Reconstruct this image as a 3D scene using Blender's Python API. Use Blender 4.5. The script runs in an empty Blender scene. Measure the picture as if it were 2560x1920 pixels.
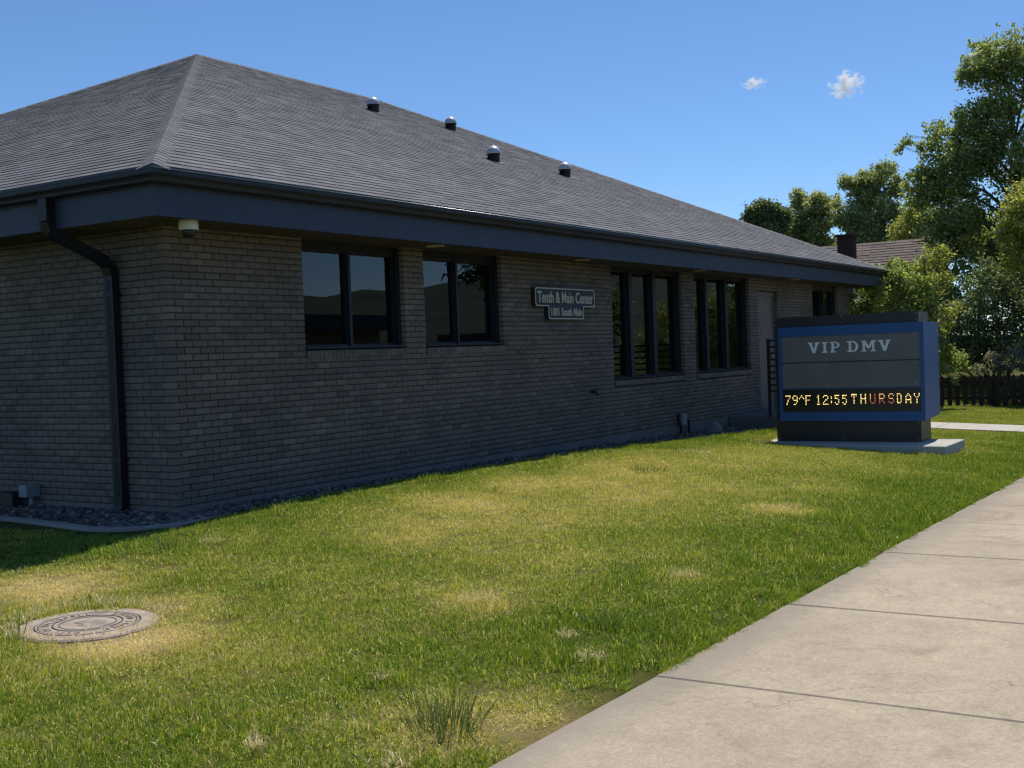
import bpy, bmesh, math, random
import numpy as np
from mathutils import Matrix, Vector

random.seed(11)
rng = np.random.default_rng(7)
R = math.radians
scn = bpy.context.scene
C = scn.collection

# ------------------------------------------------------------------ camera
CAM = Vector((-7.912, -9.006, 1.367))
yaw, pitch, roll = R(32.653), R(-1.446), R(-2.194)
fwd = Vector((math.cos(yaw) * math.cos(pitch), math.sin(yaw) * math.cos(pitch), math.sin(pitch)))
rgt = Vector((math.sin(yaw), -math.cos(yaw), 0))
up = rgt.cross(fwd)
c_, s_ = math.cos(roll), math.sin(roll)
rx, ux = c_ * rgt + s_ * up, -s_ * rgt + c_ * up
cam = bpy.data.cameras.new('camera')
co = bpy.data.objects.new('camera', cam)
C.objects.link(co)
cam.sensor_fit = 'HORIZONTAL'
cam.sensor_width = 36
cam.lens = 36 * 2964.8 / 2560
cam.clip_end = 6000
cam.clip_start = 0.05
M = Matrix.Identity(4)
for i in range(3):
    M[i][0], M[i][1], M[i][2], M[i][3] = rx[i], ux[i], -fwd[i], CAM[i]
co.matrix_world = M
scn.camera = co

# ------------------------------------------------------------------ light
SUN = Vector((0.493, 0.054, 1.0)).normalized()
elev = math.asin(SUN.z)
azim = math.atan2(SUN.x, SUN.y)
world = bpy.data.worlds.new('World')
scn.world = world
world.use_nodes = True
wt = world.node_tree
wt.nodes.clear()
wo = wt.nodes.new('ShaderNodeOutputWorld')
wb = wt.nodes.new('ShaderNodeBackground')
ws = wt.nodes.new('ShaderNodeTexSky')
ws.sky_type = 'NISHITA'
ws.sun_disc = False
ws.sun_elevation = elev
ws.sun_rotation = azim
ws.altitude = 2000
ws.air_density = 1.0
ws.dust_density = 0.0
ws.ozone_density = 7.0
wb.inputs[1].default_value = 0.122
hs_ = wt.nodes.new('ShaderNodeHueSaturation')
hs_.inputs['Saturation'].default_value = 1.05
wt.links.new(ws.outputs[0], hs_.inputs['Color'])
wt.links.new(hs_.outputs[0], wb.inputs[0])
wt.links.new(wb.outputs[0], wo.inputs[0])
sd = bpy.data.lights.new('sun', 'SUN')
sd.energy = 4.5
sd.angle = R(0.53)
sd.color = (1.0, 0.94, 0.84)
so = bpy.data.objects.new('sun', sd)
C.objects.link(so)
so.rotation_euler = (-SUN).to_track_quat('-Z', 'Y').to_euler()
so.location = (10, 0, 40)
scn.view_settings.view_transform = 'Standard'
scn.view_settings.look = 'None'
scn.view_settings.gamma = 1
scn.view_settings.exposure = 0.1
scn.view_settings.use_curve_mapping = False
scn.cycles.max_bounces = 6
scn.cycles.diffuse_bounces = 3
scn.cycles.transparent_max_bounces = 12
scn.cycles.volume_bounces = 6
scn.cycles.filter_width = 1.35


# ------------------------------------------------------------------ helpers
def tag(o, label=None, cat=None, group=None, kind=None):
    if label: o['label'] = label
    if cat: o['category'] = cat
    if group: o['group'] = group
    if kind: o['kind'] = kind
    return o


def empty(name, loc=(0, 0, 0), parent=None):
    o = bpy.data.objects.new(name, None)
    o.empty_display_size = 0.2
    C.objects.link(o)
    o.location = loc
    if parent: o.parent = parent
    return o


class MB:
    def __init__(s):
        s.v = []
        s.f = []

    def add(s, verts, faces):
        b = len(s.v)
        s.v.extend([tuple(map(float, q)) for q in verts])
        s.f.extend([tuple(b + i for i in f) for f in faces])
        return s

    def box(s, x0, x1, y0, y1, z0, z1):
        return s.add([(x0, y0, z0), (x1, y0, z0), (x1, y1, z0), (x0, y1, z0), (x0, y0, z1), (x1, y0, z1), (x1, y1, z1), (x0, y1, z1)],
                     [(0, 3, 2, 1), (4, 5, 6, 7), (0, 1, 5, 4), (1, 2, 6, 5), (2, 3, 7, 6), (3, 0, 4, 7)])

    def cbox(s, x0, x1, y0, y1, z0, z1, c):
        """box whose vertical and top edges are chamfered by c"""
        xs = [(x0 + c, y0), (x1 - c, y0), (x1, y0 + c), (x1, y1 - c), (x1 - c, y1), (x0 + c, y1), (x0, y1 - c), (x0, y0 + c)]
        xi = [(x0 + 2 * c, y0 + c), (x1 - 2 * c, y0 + c), (x1 - c, y0 + 2 * c), (x1 - c, y1 - 2 * c), (x1 - 2 * c, y1 - c), (x0 + 2 * c, y1 - c), (x0 + c, y1 - 2 * c), (x0 + c, y0 + 2 * c)]
        v = [(a, b, z0) for a, b in xs] + [(a, b, z1 - c) for a, b in xs] + [(a, b, z1) for a, b in xi]
        f = [tuple(range(7, -1, -1)), tuple(range(16, 24))]
        for k in range(2):
            for i in range(8):
                j = (i + 1) % 8
                f.append((k * 8 + i, k * 8 + j, k * 8 + 8 + j, k * 8 + 8 + i))
        return s.add(v, f)

    def prism(s, poly, a, b, axis='x'):
        """extrude a 2D polygon from a to b along axis"""
        n = len(poly)
        def mk(t, p):
            return {'x': (t, p[0], p[1]), 'y': (p[0], t, p[1]), 'z': (p[0], p[1], t)}[axis]
        v = [mk(a, p) for p in poly] + [mk(b, p) for p in poly]
        f = [tuple(range(n - 1, -1, -1)), tuple(range(n, 2 * n))]
        f += [(i, (i + 1) % n, n + (i + 1) % n, n + i) for i in range(n)]
        return s.add(v, f)

    def tube(s, pts, rad, n=8, cap=True):
        pts = [Vector(p) for p in pts]
        if not hasattr(rad, '__len__'): rad = [rad] * len(pts)
        rings = []
        prev = None
        for i, p in enumerate(pts):
            d = (pts[min(i + 1, len(pts) - 1)] - pts[max(i - 1, 0)])
            d = d.normalized() if d.length > 1e-9 else Vector((0, 0, 1))
            if prev is None:
                a = d.cross(Vector((0, 0, 1)))
                if a.length < 0.05: a = d.cross(Vector((1, 0, 0)))
            else:
                a = prev - d * prev.dot(d)
                if a.length < 1e-4: a = d.cross(Vector((1, 0, 0)))
            a.normalize()
            prev = a
            b = d.cross(a)
            rings.append([p + (a * math.cos(t) + b * math.sin(t)) * rad[i] for t in [2 * math.pi * k / n for k in range(n)]])
        v = [q for r_ in rings for q in r_]
        f = []
        for i in range(len(rings) - 1):
            for k in range(n):
                l = (k + 1) % n
                f.append((i * n + k, i * n + l, i * n + n + l, i * n + n + k))
        if cap:
            f.append(tuple(range(n - 1, -1, -1)))
            f.append(tuple(range(len(v) - n, len(v))))
        return s.add(v, f)

    def lathe(s, prof, n=24, c=(0, 0, 0)):
        v, f = [], []
        for r_, z in prof:
            for k in range(n):
                t = 2 * math.pi * k / n
                v.append((c[0] + r_ * math.cos(t), c[1] + r_ * math.sin(t), c[2] + z))
        for i in range(len(prof) - 1):
            for k in range(n):
                l = (k + 1) % n
                f.append((i * n + k, i * n + l, i * n + n + l, i * n + n + k))
        f.append(tuple(range(len(v) - n, len(v))))
        return s.add(v, f)

    def build(s, name, mat, parent=None, smooth=False, loc=None):
        me = bpy.data.meshes.new(name)
        me.from_pydata(s.v, [], s.f)
        if mat: me.materials.append(mat)
        if smooth:
            me.polygons.foreach_set('use_smooth', [True] * len(me.polygons))
        me.update()
        o = bpy.data.objects.new(name, me)
        C.objects.link(o)
        if parent: o.parent = parent
        if loc: o.location = loc
        return o


def quads_obj(name, verts, faces, mat, parent=None, link=True):
    """numpy arrays: verts (n,3); faces (m,3|4)"""
    me = bpy.data.meshes.new(name)
    n, m, k = len(verts), len(faces), faces.shape[1]
    me.vertices.add(n)
    me.vertices.foreach_set('co', np.asarray(verts, np.float32).ravel())
    me.loops.add(m * k)
    me.loops.foreach_set('vertex_index', np.asarray(faces, np.int32).ravel())
    me.polygons.add(m)
    me.polygons.foreach_set('loop_start', np.arange(0, m * k, k, dtype=np.int32))
    me.update(calc_edges=True)
    if mat: me.materials.append(mat)
    o = bpy.data.objects.new(name, me)
    if link: C.objects.link(o)
    if parent: o.parent = parent
    return o


# ------------------------------------------------------------------ materials
class NT:
    def __init__(s, name):
        s.m = bpy.data.materials.new(name)
        s.m.use_nodes = True
        s.t = s.m.node_tree
        s.t.nodes.clear()
        s.out = s.t.nodes.new('ShaderNodeOutputMaterial')

    def n(s, typ, **kw):
        d = s.t.nodes.new(typ)
        for k, v in kw.items():
            if k.startswith('i_'):
                key = k[2:]
                d.inputs[int(key) if key.isdigit() else key.replace('_', ' ')].default_value = v
            else:
                setattr(d, k, v)
        return d

    def l(s, a, b):
        s.t.links.new(a, b)

    def pos(s):
        return s.n('ShaderNodeNewGeometry').outputs['Position']

    def noise(s, scale, detail=4, rough=0.55, vec=None, dist=0.0):
        d = s.n('ShaderNodeTexNoise')
        d.inputs['Scale'].default_value = scale
        d.inputs['Detail'].default_value = detail
        d.inputs['Roughness'].default_value = rough
        d.inputs['Distortion'].default_value = dist
        s.l(vec if vec else s.pos(), d.inputs['Vector'])
        return d.outputs['Fac']

    def ramp(s, fac, stops):
        d = s.n('ShaderNodeValToRGB')
        e = d.color_ramp.elements
        while len(e) < len(stops): e.new(0.5)
        for i, (p, c) in enumerate(stops):
            e[i].position = p
            e[i].color = (*c, 1) if len(c) == 3 else c
        s.l(fac, d.inputs[0])
        return d.outputs[0]

    def mix(s, fac, a, b, mode='MIX'):
        d = s.n('ShaderNodeMix', data_type='RGBA', blend_type=mode)
        for val, idx in ((fac, 0), (a, 6), (b, 7)):
            if isinstance(val, (int, float)): d.inputs[idx].default_value = val
            elif isinstance(val, tuple): d.inputs[idx].default_value = (*val, 1)
            else: s.l(val, d.inputs[idx])
        return d.outputs[2]

    def math(s, op, a, b=None):
        d = s.n('ShaderNodeMath', operation=op)
        for val, idx in ((a, 0), (b, 1)):
            if val is None: continue
            if isinstance(val, (int, float)): d.inputs[idx].default_value = val
            else: s.l(val, d.inputs[idx])
        return d.outputs[0]

    def bump(s, h, strength=0.3, dist=0.01):
        d = s.n('ShaderNodeBump')
        d.inputs['Strength'].default_value = strength
        d.inputs['Distance'].default_value = dist
        s.l(h, d.inputs['Height'])
        return d.outputs[0]

    def done(s, col, rough=0.8, bump=None, metal=0.0, spec=0.5):
        b = s.n('ShaderNodeBsdfPrincipled')
        if isinstance(col, tuple): b.inputs['Base Color'].default_value = (*col, 1)
        else: s.l(col, b.inputs['Base Color'])
        if isinstance(rough, (int, float)): b.inputs['Roughness'].default_value = rough
        else: s.l(rough, b.inputs['Roughness'])
        b.inputs['Metallic'].default_value = metal
        b.inputs['Specular IOR Level'].default_value = spec
        if bump: s.l(bump, b.inputs['Normal'])
        s.l(b.outputs[0], s.out.inputs[0])
        return s.m


def plain(name, col, rough=0.6, var=0.25, scale=6.0, metal=0.0, spec=0.5, bumps=0.0, bscale=60):
    t = NT(name)
    f = t.noise(scale, 5)
    c0 = tuple(x * (1 - var) for x in col)
    c1 = tuple(min(1, x * (1 + var)) for x in col)
    c = t.ramp(f, [(0.3, c0), (0.7, c1)])
    b = t.bump(t.noise(bscale, 3), bumps, 0.004) if bumps else None
    return t.done(c, rough, b, metal, spec)


def brick_mat(name, c0, c1, c2):
    t = NT(name)
    sp = t.n('ShaderNodeSeparateXYZ')
    t.l(t.pos(), sp.inputs[0])
    x, y, z = sp.outputs
    row = t.math('FLOOR', t.math('DIVIDE', z, 0.0677))
    sh = t.math('MULTIPLY', t.math('MODULO', row, 2.0), 0.5)
    u = t.math('FLOOR', t.math('ADD', t.math('DIVIDE', t.math('ADD', x, y), 0.2032), sh))
    cb = t.n('ShaderNodeCombineXYZ')
    t.l(u, cb.inputs[0]); t.l(row, cb.inputs[1])
    wn = t.n('ShaderNodeTexWhiteNoise', noise_dimensions='3D')
    t.l(cb.outputs[0], wn.inputs['Vector'])
    col = t.ramp(wn.outputs['Value'], [(0.0, c0), (0.25, c1), (0.75, c1), (1.0, c2)])
    stain = t.ramp(t.noise(0.9, 4), [(0.35, (0.80, 0.80, 0.82)), (0.65, (1.05, 1.03, 1.0))])
    col = t.mix(1.0, col, stain, 'MULTIPLY')
    grain = t.ramp(t.noise(90, 4), [(0.3, (0.82, 0.82, 0.82)), (0.7, (1.12, 1.12, 1.12))])
    col = t.mix(1.0, col, grain, 'MULTIPLY')
    return t.done(col, 0.85, t.bump(t.noise(160, 3), 0.35, 0.003), spec=0.3)


def shingle_mat(name, a, b, c):
    t = NT(name)
    v = t.n('ShaderNodeTexVoronoi', feature='F1')
    mp = t.n('ShaderNodeMapping')
    mp.inputs['Scale'].default_value = (4.2, 4.2, 8)
    t.l(t.pos(), mp.inputs[0])
    t.l(mp.outputs[0], v.inputs['Vector'])
    v.inputs['Scale'].default_value = 1.0
    sepc = t.n('ShaderNodeSeparateColor')
    t.l(v.outputs['Color'], sepc.inputs[0])
    isl = t.n('ShaderNodeNewGeometry').outputs['Random Per Island']
    oin = t.n('ShaderNodeObjectInfo').outputs['Random']
    one = t.math('FRACT', t.math('ADD', isl, oin))
    tone = t.math('ADD', t.math('MULTIPLY', one, .7), t.math('MULTIPLY', sepc.outputs[0], .3))
    col = t.ramp(tone, [(0.0, a), (0.5, b), (1.0, c)])
    big = t.ramp(t.noise(0.8, 3), [(0.3, (0.9, 0.9, 0.9)), (0.7, (1.08, 1.08, 1.08))])
    col = t.mix(1.0, col, big, 'MULTIPLY')
    gr = t.ramp(t.noise(260, 2), [(0.3, (0.7, 0.7, 0.7)), (0.7, (1.25, 1.25, 1.25))])
    col = t.mix(1.0, col, gr, 'MULTIPLY')
    return t.done(col, 0.9, t.bump(t.noise(300, 2), 0.5, 0.003), spec=0.25)


def concrete_mat(name, base, stain=0.2, edge=False):
    # cast concrete: cloudy tone, grit, stains and, on the walk, dirt along the lawn and hairline cracks
    t = NT(name)
    n1 = t.noise(0.9, 6, 0.6)
    n2 = t.noise(5.5, 6, 0.65, dist=0.6)
    n3 = t.noise(190, 3, .7)
    b = Vector(base)
    col = t.ramp(n1, [(0.3, tuple(b * (1 - stain))), (0.7, tuple(b * (1 + stain * 0.5)))])
    col = t.mix(1.0, col, t.ramp(n2, [(0.25, (0.84, 0.83, 0.82)), (0.7, (1.06, 1.05, 1.03))]), 'MULTIPLY')
    col = t.mix(1.0, col, t.ramp(n3, [(0.3, (0.66, 0.65, 0.63)), (0.7, (1.24, 1.24, 1.24))]), 'MULTIPLY')
    if edge:
        col = t.mix(1.0, col, t.ramp(t.noise(38, 4, .7), [(0.35, (0.86, 0.85, 0.84)), (0.65, (1.07, 1.07, 1.07))]), 'MULTIPLY')
        col = t.mix(1.0, col, t.ramp(t.noise(1.7, 7, .75, dist=1.2), [(0.33, (0.80, 0.78, 0.76)), (0.45, (1, 1, 1)), (0.62, (1.0, 1.0, 1.0)), (0.75, (1.09, 1.09, 1.08))]), 'MULTIPLY')
        crk = t.n('ShaderNodeTexVoronoi', feature='DISTANCE_TO_EDGE'); crk.inputs['Scale'].default_value = .33
        wv = t.n('ShaderNodeVectorMath', operation='ADD'); t.l(t.pos(), wv.inputs[0])
        nv_ = t.n('ShaderNodeTexNoise'); nv_.inputs['Scale'].default_value = 2.5; nv_.inputs['Detail'].default_value = 5; t.l(t.pos(), nv_.inputs['Vector'])
        t.l(nv_.outputs['Color'], wv.inputs[1]); t.l(wv.outputs[0], crk.inputs['Vector'])
        col = t.mix(.55, col, t.ramp(crk.outputs['Distance'], [(0.0, (.45, .42, .38)), (0.0035, (1, 1, 1))]), 'MULTIPLY')
        sp = t.n('ShaderNodeSeparateXYZ'); t.l(t.pos(), sp.inputs[0])
        wob = t.math('ADD', sp.outputs[1], t.math('MULTIPLY', t.noise(3.0, 4), .28))
        mr = t.n('ShaderNodeMapRange', interpolation_type='SMOOTHSTEP')
        t.l(wob, mr.inputs[0]); mr.inputs[1].default_value = -6.62; mr.inputs[2].default_value = -6.22
        mr.inputs[3].default_value = 0.0; mr.inputs[4].default_value = .75
        col = t.mix(mr.outputs[0], col, (.235, .205, .165))
    vo = t.n('ShaderNodeTexVoronoi', feature='F1')
    vo.inputs['Scale'].default_value = 3.0
    t.l(t.pos(), vo.inputs['Vector'])
    spots = t.ramp(vo.outputs['Distance'], [(0.025, (0.55, 0.52, 0.48)), (0.04, (1, 1, 1))])
    col = t.mix(0.6, col, spots, 'MULTIPLY')
    return t.done(col, 0.9, t.bump(n3, 0.35, 0.004), spec=0.25)


def leaf_mat(name, stops, trans=0.45, nscale=0.9):
    """foliage: colour varies leaf by leaf and clump by clump; light passes through"""
    t = NT(name)
    g = t.n('ShaderNodeNewGeometry')
    f = t.math('ADD', t.math('MULTIPLY', g.outputs['Random Per Island'], 0.55), t.math('MULTIPLY', t.noise(nscale, 3), 0.5))
    col = t.ramp(f, stops)
    d = t.n('ShaderNodeBsdfDiffuse')
    tr = t.n('ShaderNodeBsdfTranslucent')
    gl = t.n('ShaderNodeBsdfGlossy', i_Roughness=0.45)
    t.l(col, d.inputs[0])
    t.l(t.mix(1.0, col, (1.25, 1.25, 0.8), 'MULTIPLY'), tr.inputs[0])
    m1 = t.n('ShaderNodeMixShader')
    m1.inputs[0].default_value = trans
    t.l(d.outputs[0], m1.inputs[1]); t.l(tr.outputs[0], m1.inputs[2])
    m2 = t.n('ShaderNodeMixShader')
    m2.inputs[0].default_value = 0.035
    t.l(m1.outputs[0], m2.inputs[1]); t.l(gl.outputs[0], m2.inputs[2])
    t.l(m2.outputs[0], t.out.inputs[0])
    return t.m


DRY = [(-2.7, -1.6, 0.75, 0.85), (-3.3, -3.35, .45, .45), (-2.55, -2.9, .4, .4), (1.6, -2.2, .55, .35), (-.3, -2.9, .45, .28), (3.0, -2.0, .6, .3), (1.1, -2.5, 1.3, 0.30), (5.6, -2.3, 2.0, 0.33), (0.2, -3.7, 1.2, 0.2), (3.3, -3.2, 1.6, 0.28),
       (-3.5, -6.05, 0.6, 0.7), (-1.6, -4.65, .3, .35), (-.1, -5.4, .3, .4), (3.3, -4.9, .4, .45), (-4.1, -5.6, 0.7, 0.25), (8.4, -3.2, 1.2, 0.3), (-3.2, -3.4, 0.7, 0.35), (-0.6, -1.7, 0.5, 0.12),
       (-1.5, -4.6, 0.9, 0.12)]


def dryness(t):
    """how parched the lawn is at a place: patches with a shape of their own"""
    p = t.pos()
    sp = t.n('ShaderNodeSeparateXYZ'); t.l(p, sp.inputs[0])
    cb = t.n('ShaderNodeCombineXYZ'); t.l(sp.outputs[0], cb.inputs[0]); t.l(sp.outputs[1], cb.inputs[1])
    p2 = cb.outputs[0]
    f = t.math('ADD', t.math('MULTIPLY', t.noise(0.75, 5, 0.6, p2), 0.9), t.math('MULTIPLY', t.noise(4.5, 3, 0.6, p2), 0.38))
    f = t.math('ADD', f, t.math('MULTIPLY', t.noise(11, 3, 0.65, p2), 0.46))
    f = t.math('SUBTRACT', f, 0.595)
    mw2 = t.n('ShaderNodeMapRange', interpolation_type='SMOOTHSTEP')
    t.l(sp.outputs[1], mw2.inputs[0])
    mw2.inputs[1].default_value = -2.2; mw2.inputs[2].default_value = -1.0
    mw2.inputs[3].default_value = 0.0; mw2.inputs[4].default_value = .22
    f = t.math('SUBTRACT', f, mw2.outputs[0])
    for x, y, r, w in DRY:
        vd = t.n('ShaderNodeVectorMath', operation='DISTANCE')
        t.l(p2, vd.inputs[0]); vd.inputs[1].default_value = (x, y, 0)
        mr = t.n('ShaderNodeMapRange', interpolation_type='SMOOTHSTEP')
        t.l(vd.outputs['Value'], mr.inputs[0])
        mr.inputs[1].default_value = 0.0; mr.inputs[2].default_value = r * 1.5
        mr.inputs[3].default_value = w * .85; mr.inputs[4].default_value = 0.0
        f = t.math('ADD', f, mr.outputs[0])
    # greener where it is watered along the walk
    mr = t.n('ShaderNodeMapRange', interpolation_type='SMOOTHSTEP')
    t.l(sp.outputs[1], mr.inputs[0])
    mr.inputs[1].default_value = -4.4; mr.inputs[2].default_value = -5.6
    mr.inputs[3].default_value = 0.0; mr.inputs[4].default_value = 0.2
    return t.math('SUBTRACT', f, mr.outputs[0])


def grass_mat():
    t = NT('grass_blades')
    dr = dryness(t)
    g = t.n('ShaderNodeNewGeometry')
    f = t.math('ADD', dr, t.math('MULTIPLY', t.math('SUBTRACT', g.outputs['Random Per Island'], 0.55), 0.75))
    f = t.math('ADD', f, t.math('MULTIPLY', t.math('GREATER_THAN', g.outputs['Random Per Island'], 0.84), 0.26))
    col = t.ramp(f, [(0.0, (0.15, 0.255, 0.020)), (0.22, (0.31, 0.40, 0.040)), (0.45, (0.51, 0.51, 0.10)), (0.68, (0.70, 0.61, 0.25)), (0.95, (0.86, 0.73, 0.46))])
    d = t.n('ShaderNodeBsdfDiffuse'); tr = t.n('ShaderNodeBsdfTranslucent'); gl = t.n('ShaderNodeBsdfGlossy', i_Roughness=0.4)
    t.l(col, d.inputs[0])
    t.l(t.mix(1.0, col, (1.15, 1.1, 0.62), 'MULTIPLY'), tr.inputs[0])
    gl.inputs[0].default_value = (1, 1, 0.85, 1)
    m1 = t.n('ShaderNodeMixShader'); m1.inputs[0].default_value = 0.45
    t.l(d.outputs[0], m1.inputs[1]); t.l(tr.outputs[0], m1.inputs[2])
    m2 = t.n('ShaderNodeMixShader'); m2.inputs[0].default_value = 0.025
    t.l(m1.outputs[0], m2.inputs[1]); t.l(gl.outputs[0], m2.inputs[2])
    t.l(m2.outputs[0], t.out.inputs[0])
    return t.m


def ground_mat():
    t = NT('lawn_soil')
    dr = dryness(t)
    col = t.ramp(dr, [(0.0, (0.055, 0.07, 0.012)), (0.35, (0.12, 0.11, 0.03)), (0.65, (0.22, 0.175, 0.07)), (0.95, (0.34, 0.27, 0.13))])
    col = t.mix(1.0, col, t.ramp(t.noise(70, 4), [(0.3, (0.6, 0.6, 0.6)), (0.7, (1.2, 1.2, 1.2))]), 'MULTIPLY')
    return t.done(col, 1.0, t.bump(t.noise(60, 4), 0.6, 0.02), spec=0.1)


M_brick = brick_mat('brick_clay', (0.140, 0.119, 0.100), (0.184, 0.157, 0.132), (0.232, 0.199, 0.166))
M_mortar = plain('mortar', (0.056, 0.050, 0.044), 0.95, 0.2, 30)
M_shingle = shingle_mat('asphalt_shingle', (0.108, 0.109, 0.117), (0.146, 0.147, 0.156), (0.188, 0.189, 0.198))
M_shingle_n = shingle_mat('brown_shingle', (0.135, 0.108, 0.092), (0.165, 0.135, 0.117), (0.20, 0.165, 0.145))
M_fascia = plain('fascia_paint', (0.030, 0.041, 0.070), 0.55, 0.12, 3)
M_gutter = plain('gutter_paint', (0.012, 0.016, 0.027), 0.5, 0.15, 4)
M_pipe = plain('downspout_paint', (0.005, 0.006, 0.011), 0.5, 0.2, 5)
M_soffit = plain('soffit_wood', (0.062, 0.050, 0.047), 0.8, 0.25, 9)
M_found = concrete_mat('foundation_concrete', (0.20, 0.19, 0.175), 0.25)
M_walk = concrete_mat('sidewalk_concrete', (0.455, 0.388, 0.292), 0.16, True)
M_path = concrete_mat('path_concrete', (0.52, 0.49, 0.44), 0.1)
M_pad = concrete_mat('pad_concrete', (0.50, 0.485, 0.45), 0.12)
M_edge = concrete_mat('edging_concrete', (0.30, 0.285, 0.26), 0.2)
M_road = plain('asphalt', (0.055, 0.055, 0.056), 0.9, 0.2, 12, bumps=0.4, bscale=120)
M_bronze = plain('window_frame_bronze', (0.008, 0.010, 0.015), 0.5, 0.2, 8)
M_door = plain('door_paint', (0.19, 0.165, 0.155), 0.5, 0.05, 3)
M_white = plain('white_plastic', (0.72, 0.70, 0.60), 0.4, 0.04, 8)
M_smoke = plain('smoked_dome', (0.02, 0.02, 0.022), 0.08, 0.1, 4)
M_signblack = plain('sign_black_metal', (0.016, 0.018, 0.020), 0.38, 0.2, 3)
M_signblue = plain('sign_blue_paint', (0.013, 0.085, 0.25), 0.45, 0.08, 2)
M_signgrey = plain('sign_grey_panel', (0.145, 0.15, 0.145), 0.55, 0.12, 2.5)
M_letter = plain('sign_letter', (0.78, 0.80, 0.80), 0.6, 0.06, 12)
M_screw = plain('screw_steel', (0.5, 0.5, 0.5), 0.35, 0.1, 20, metal=0.9)
M_navy = plain('wall_sign_navy', (0.022, 0.026, 0.040), 0.5, 0.15, 6)
M_gold = plain('wall_sign_cream', (0.58, 0.53, 0.41), 0.6, 0.08, 20)
M_led = plain('led_panel_black', (0.006, 0.006, 0.008), 0.3, 0.1, 20)
M_iron = plain('rusty_iron', (0.33, 0.265, 0.208), 0.9, 0.3, 9, bumps=0.5, bscale=150)
M_iron2 = plain('worn_iron', (0.30, 0.28, 0.255), 0.85, 0.32, 11, bumps=0.5, bscale=150)
M_irondark = plain('dark_iron', (0.035, 0.030, 0.030), 0.95, 0.3, 30)  # one dark tone for the rings and the raised letters
M_box = plain('utility_grey', (0.22, 0.24, 0.25), 0.5, 0.12, 10)
M_black = plain('black_metal', (0.014, 0.014, 0.016), 0.5, 0.2, 6)
M_fence = plain('fence_brown', (0.040, 0.022, 0.017), 0.85, 0.35, 9)
M_bark = plain('bark', (0.075, 0.058, 0.045), 0.95, 0.35, 14, bumps=0.6, bscale=40)
M_inwall = plain('interior_wall', (0.30, 0.27, 0.23), 0.9, 0.06, 2)
M_carpet = plain('interior_carpet', (0.07, 0.07, 0.08), 1.0, 0.2, 30)
M_partition = plain('interior_partition', (0.36, 0.24, 0.18), 0.8, 0.06, 2)
M_chim = brick_mat('chimney_brick', (0.05, 0.026, 0.028), (0.075, 0.036, 0.036), (0.10, 0.05, 0.045))
M_hwall = plain('house_siding', (0.32, 0.27, 0.22), 0.8, 0.1, 4)
M_hill = plain('hill_forest', (0.035, 0.052, 0.030), 1.0, 0.4, 0.02)
M_across = plain('across_wall', (0.34, 0.22, 0.16), 0.8, 0.1, 2)
M_lamp = plain('lamp_trim', (0.38, 0.35, 0.28), 0.5, 0.05, 5)
M_leafA = leaf_mat('maple_leaf', [(0.2, (0.125, 0.17, 0.055)), (0.5, (0.27, 0.325, 0.105)), (0.8, (0.46, 0.50, 0.20))], 0.55)
M_leafB = leaf_mat('yellow_green_leaf', [(0.2, (0.18, 0.215, 0.045)), (0.5, (0.34, 0.37, 0.085)), (0.8, (0.52, 0.53, 0.16))], 0.55)
M_leafC = leaf_mat('olive_leaf', [(0.2, (0.165, 0.205, 0.09)), (0.5, (0.33, 0.375, 0.16)), (0.8, (0.50, 0.53, 0.26))], 0.55)  # distance haze of the far trees greyed into this olive; the hedge shares it
M_leafD = leaf_mat('dark_leaf', [(0.2, (0.08, 0.12, 0.055)), (0.5, (0.15, 0.20, 0.09)), (0.8, (0.30, 0.35, 0.155))], 0.55)
M_leafE = leaf_mat('lilac_leaf', [(0.2, (0.125, 0.19, 0.04)), (0.5, (0.245, 0.315, 0.075)), (0.8, (0.44, 0.49, 0.17))], 0.55)
M_leafF = leaf_mat('grey_leaf', [(0.2, (0.15, 0.155, 0.11)), (0.5, (0.26, 0.26, 0.185)), (0.8, (0.40, 0.39, 0.30))], 0.55)
M_spruce = leaf_mat('spruce_needle', [(0.2, (0.010, 0.022, 0.012)), (0.8, (0.03, 0.05, 0.025))], 0.2)
M_tuft = leaf_mat('onion_grass', [(0.1, (0.035, 0.07, 0.018)), (0.5, (0.085, 0.14, 0.035)), (0.9, (0.22, 0.26, 0.08))], 0.4)
M_straw = leaf_mat('straw', [(0.1, (0.50, 0.40, 0.20)), (0.5, (0.66, 0.55, 0.30)), (0.9, (0.80, 0.70, 0.44))], 0.3)
M_grass = grass_mat()
M_soil = ground_mat()


def stone_mat():
    t = NT('river_stone')
    g = t.n('ShaderNodeNewGeometry')
    col = t.ramp(g.outputs['Random Per Island'], [(0.0, (0.055, 0.048, 0.042)), (0.4, (0.12, 0.103, 0.088)), (0.85, (0.18, 0.158, 0.138)), (1.0, (0.30, 0.285, 0.27))])
    col = t.mix(1.0, col, t.ramp(t.noise(60, 4), [(0.3, (0.75, 0.75, 0.75)), (0.7, (1.15, 1.15, 1.15))]), 'MULTIPLY')
    return t.done(col, 0.8, spec=0.3)


M_stone = stone_mat()


def glass_mat():
    t = NT('window_glass')
    fr = t.n('ShaderNodeFresnel'); fr.inputs[0].default_value = 1.6
    tr = t.n('ShaderNodeBsdfTransparent'); tr.inputs[0].default_value = (0.42, 0.45, 0.48, 1)
    gl = t.n('ShaderNodeBsdfGlossy'); gl.inputs['Roughness'].default_value = 0.0
    gl.inputs[0].default_value = (0.92, 0.96, 1.0, 1)
    m = t.n('ShaderNodeMixShader')
    t.l(fr.outputs[0], m.inputs[0]); t.l(tr.outputs[0], m.inputs[1]); t.l(gl.outputs[0], m.inputs[2])
    t.l(m.outputs[0], t.out.inputs[0])
    return t.m


M_glass = glass_mat()


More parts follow.
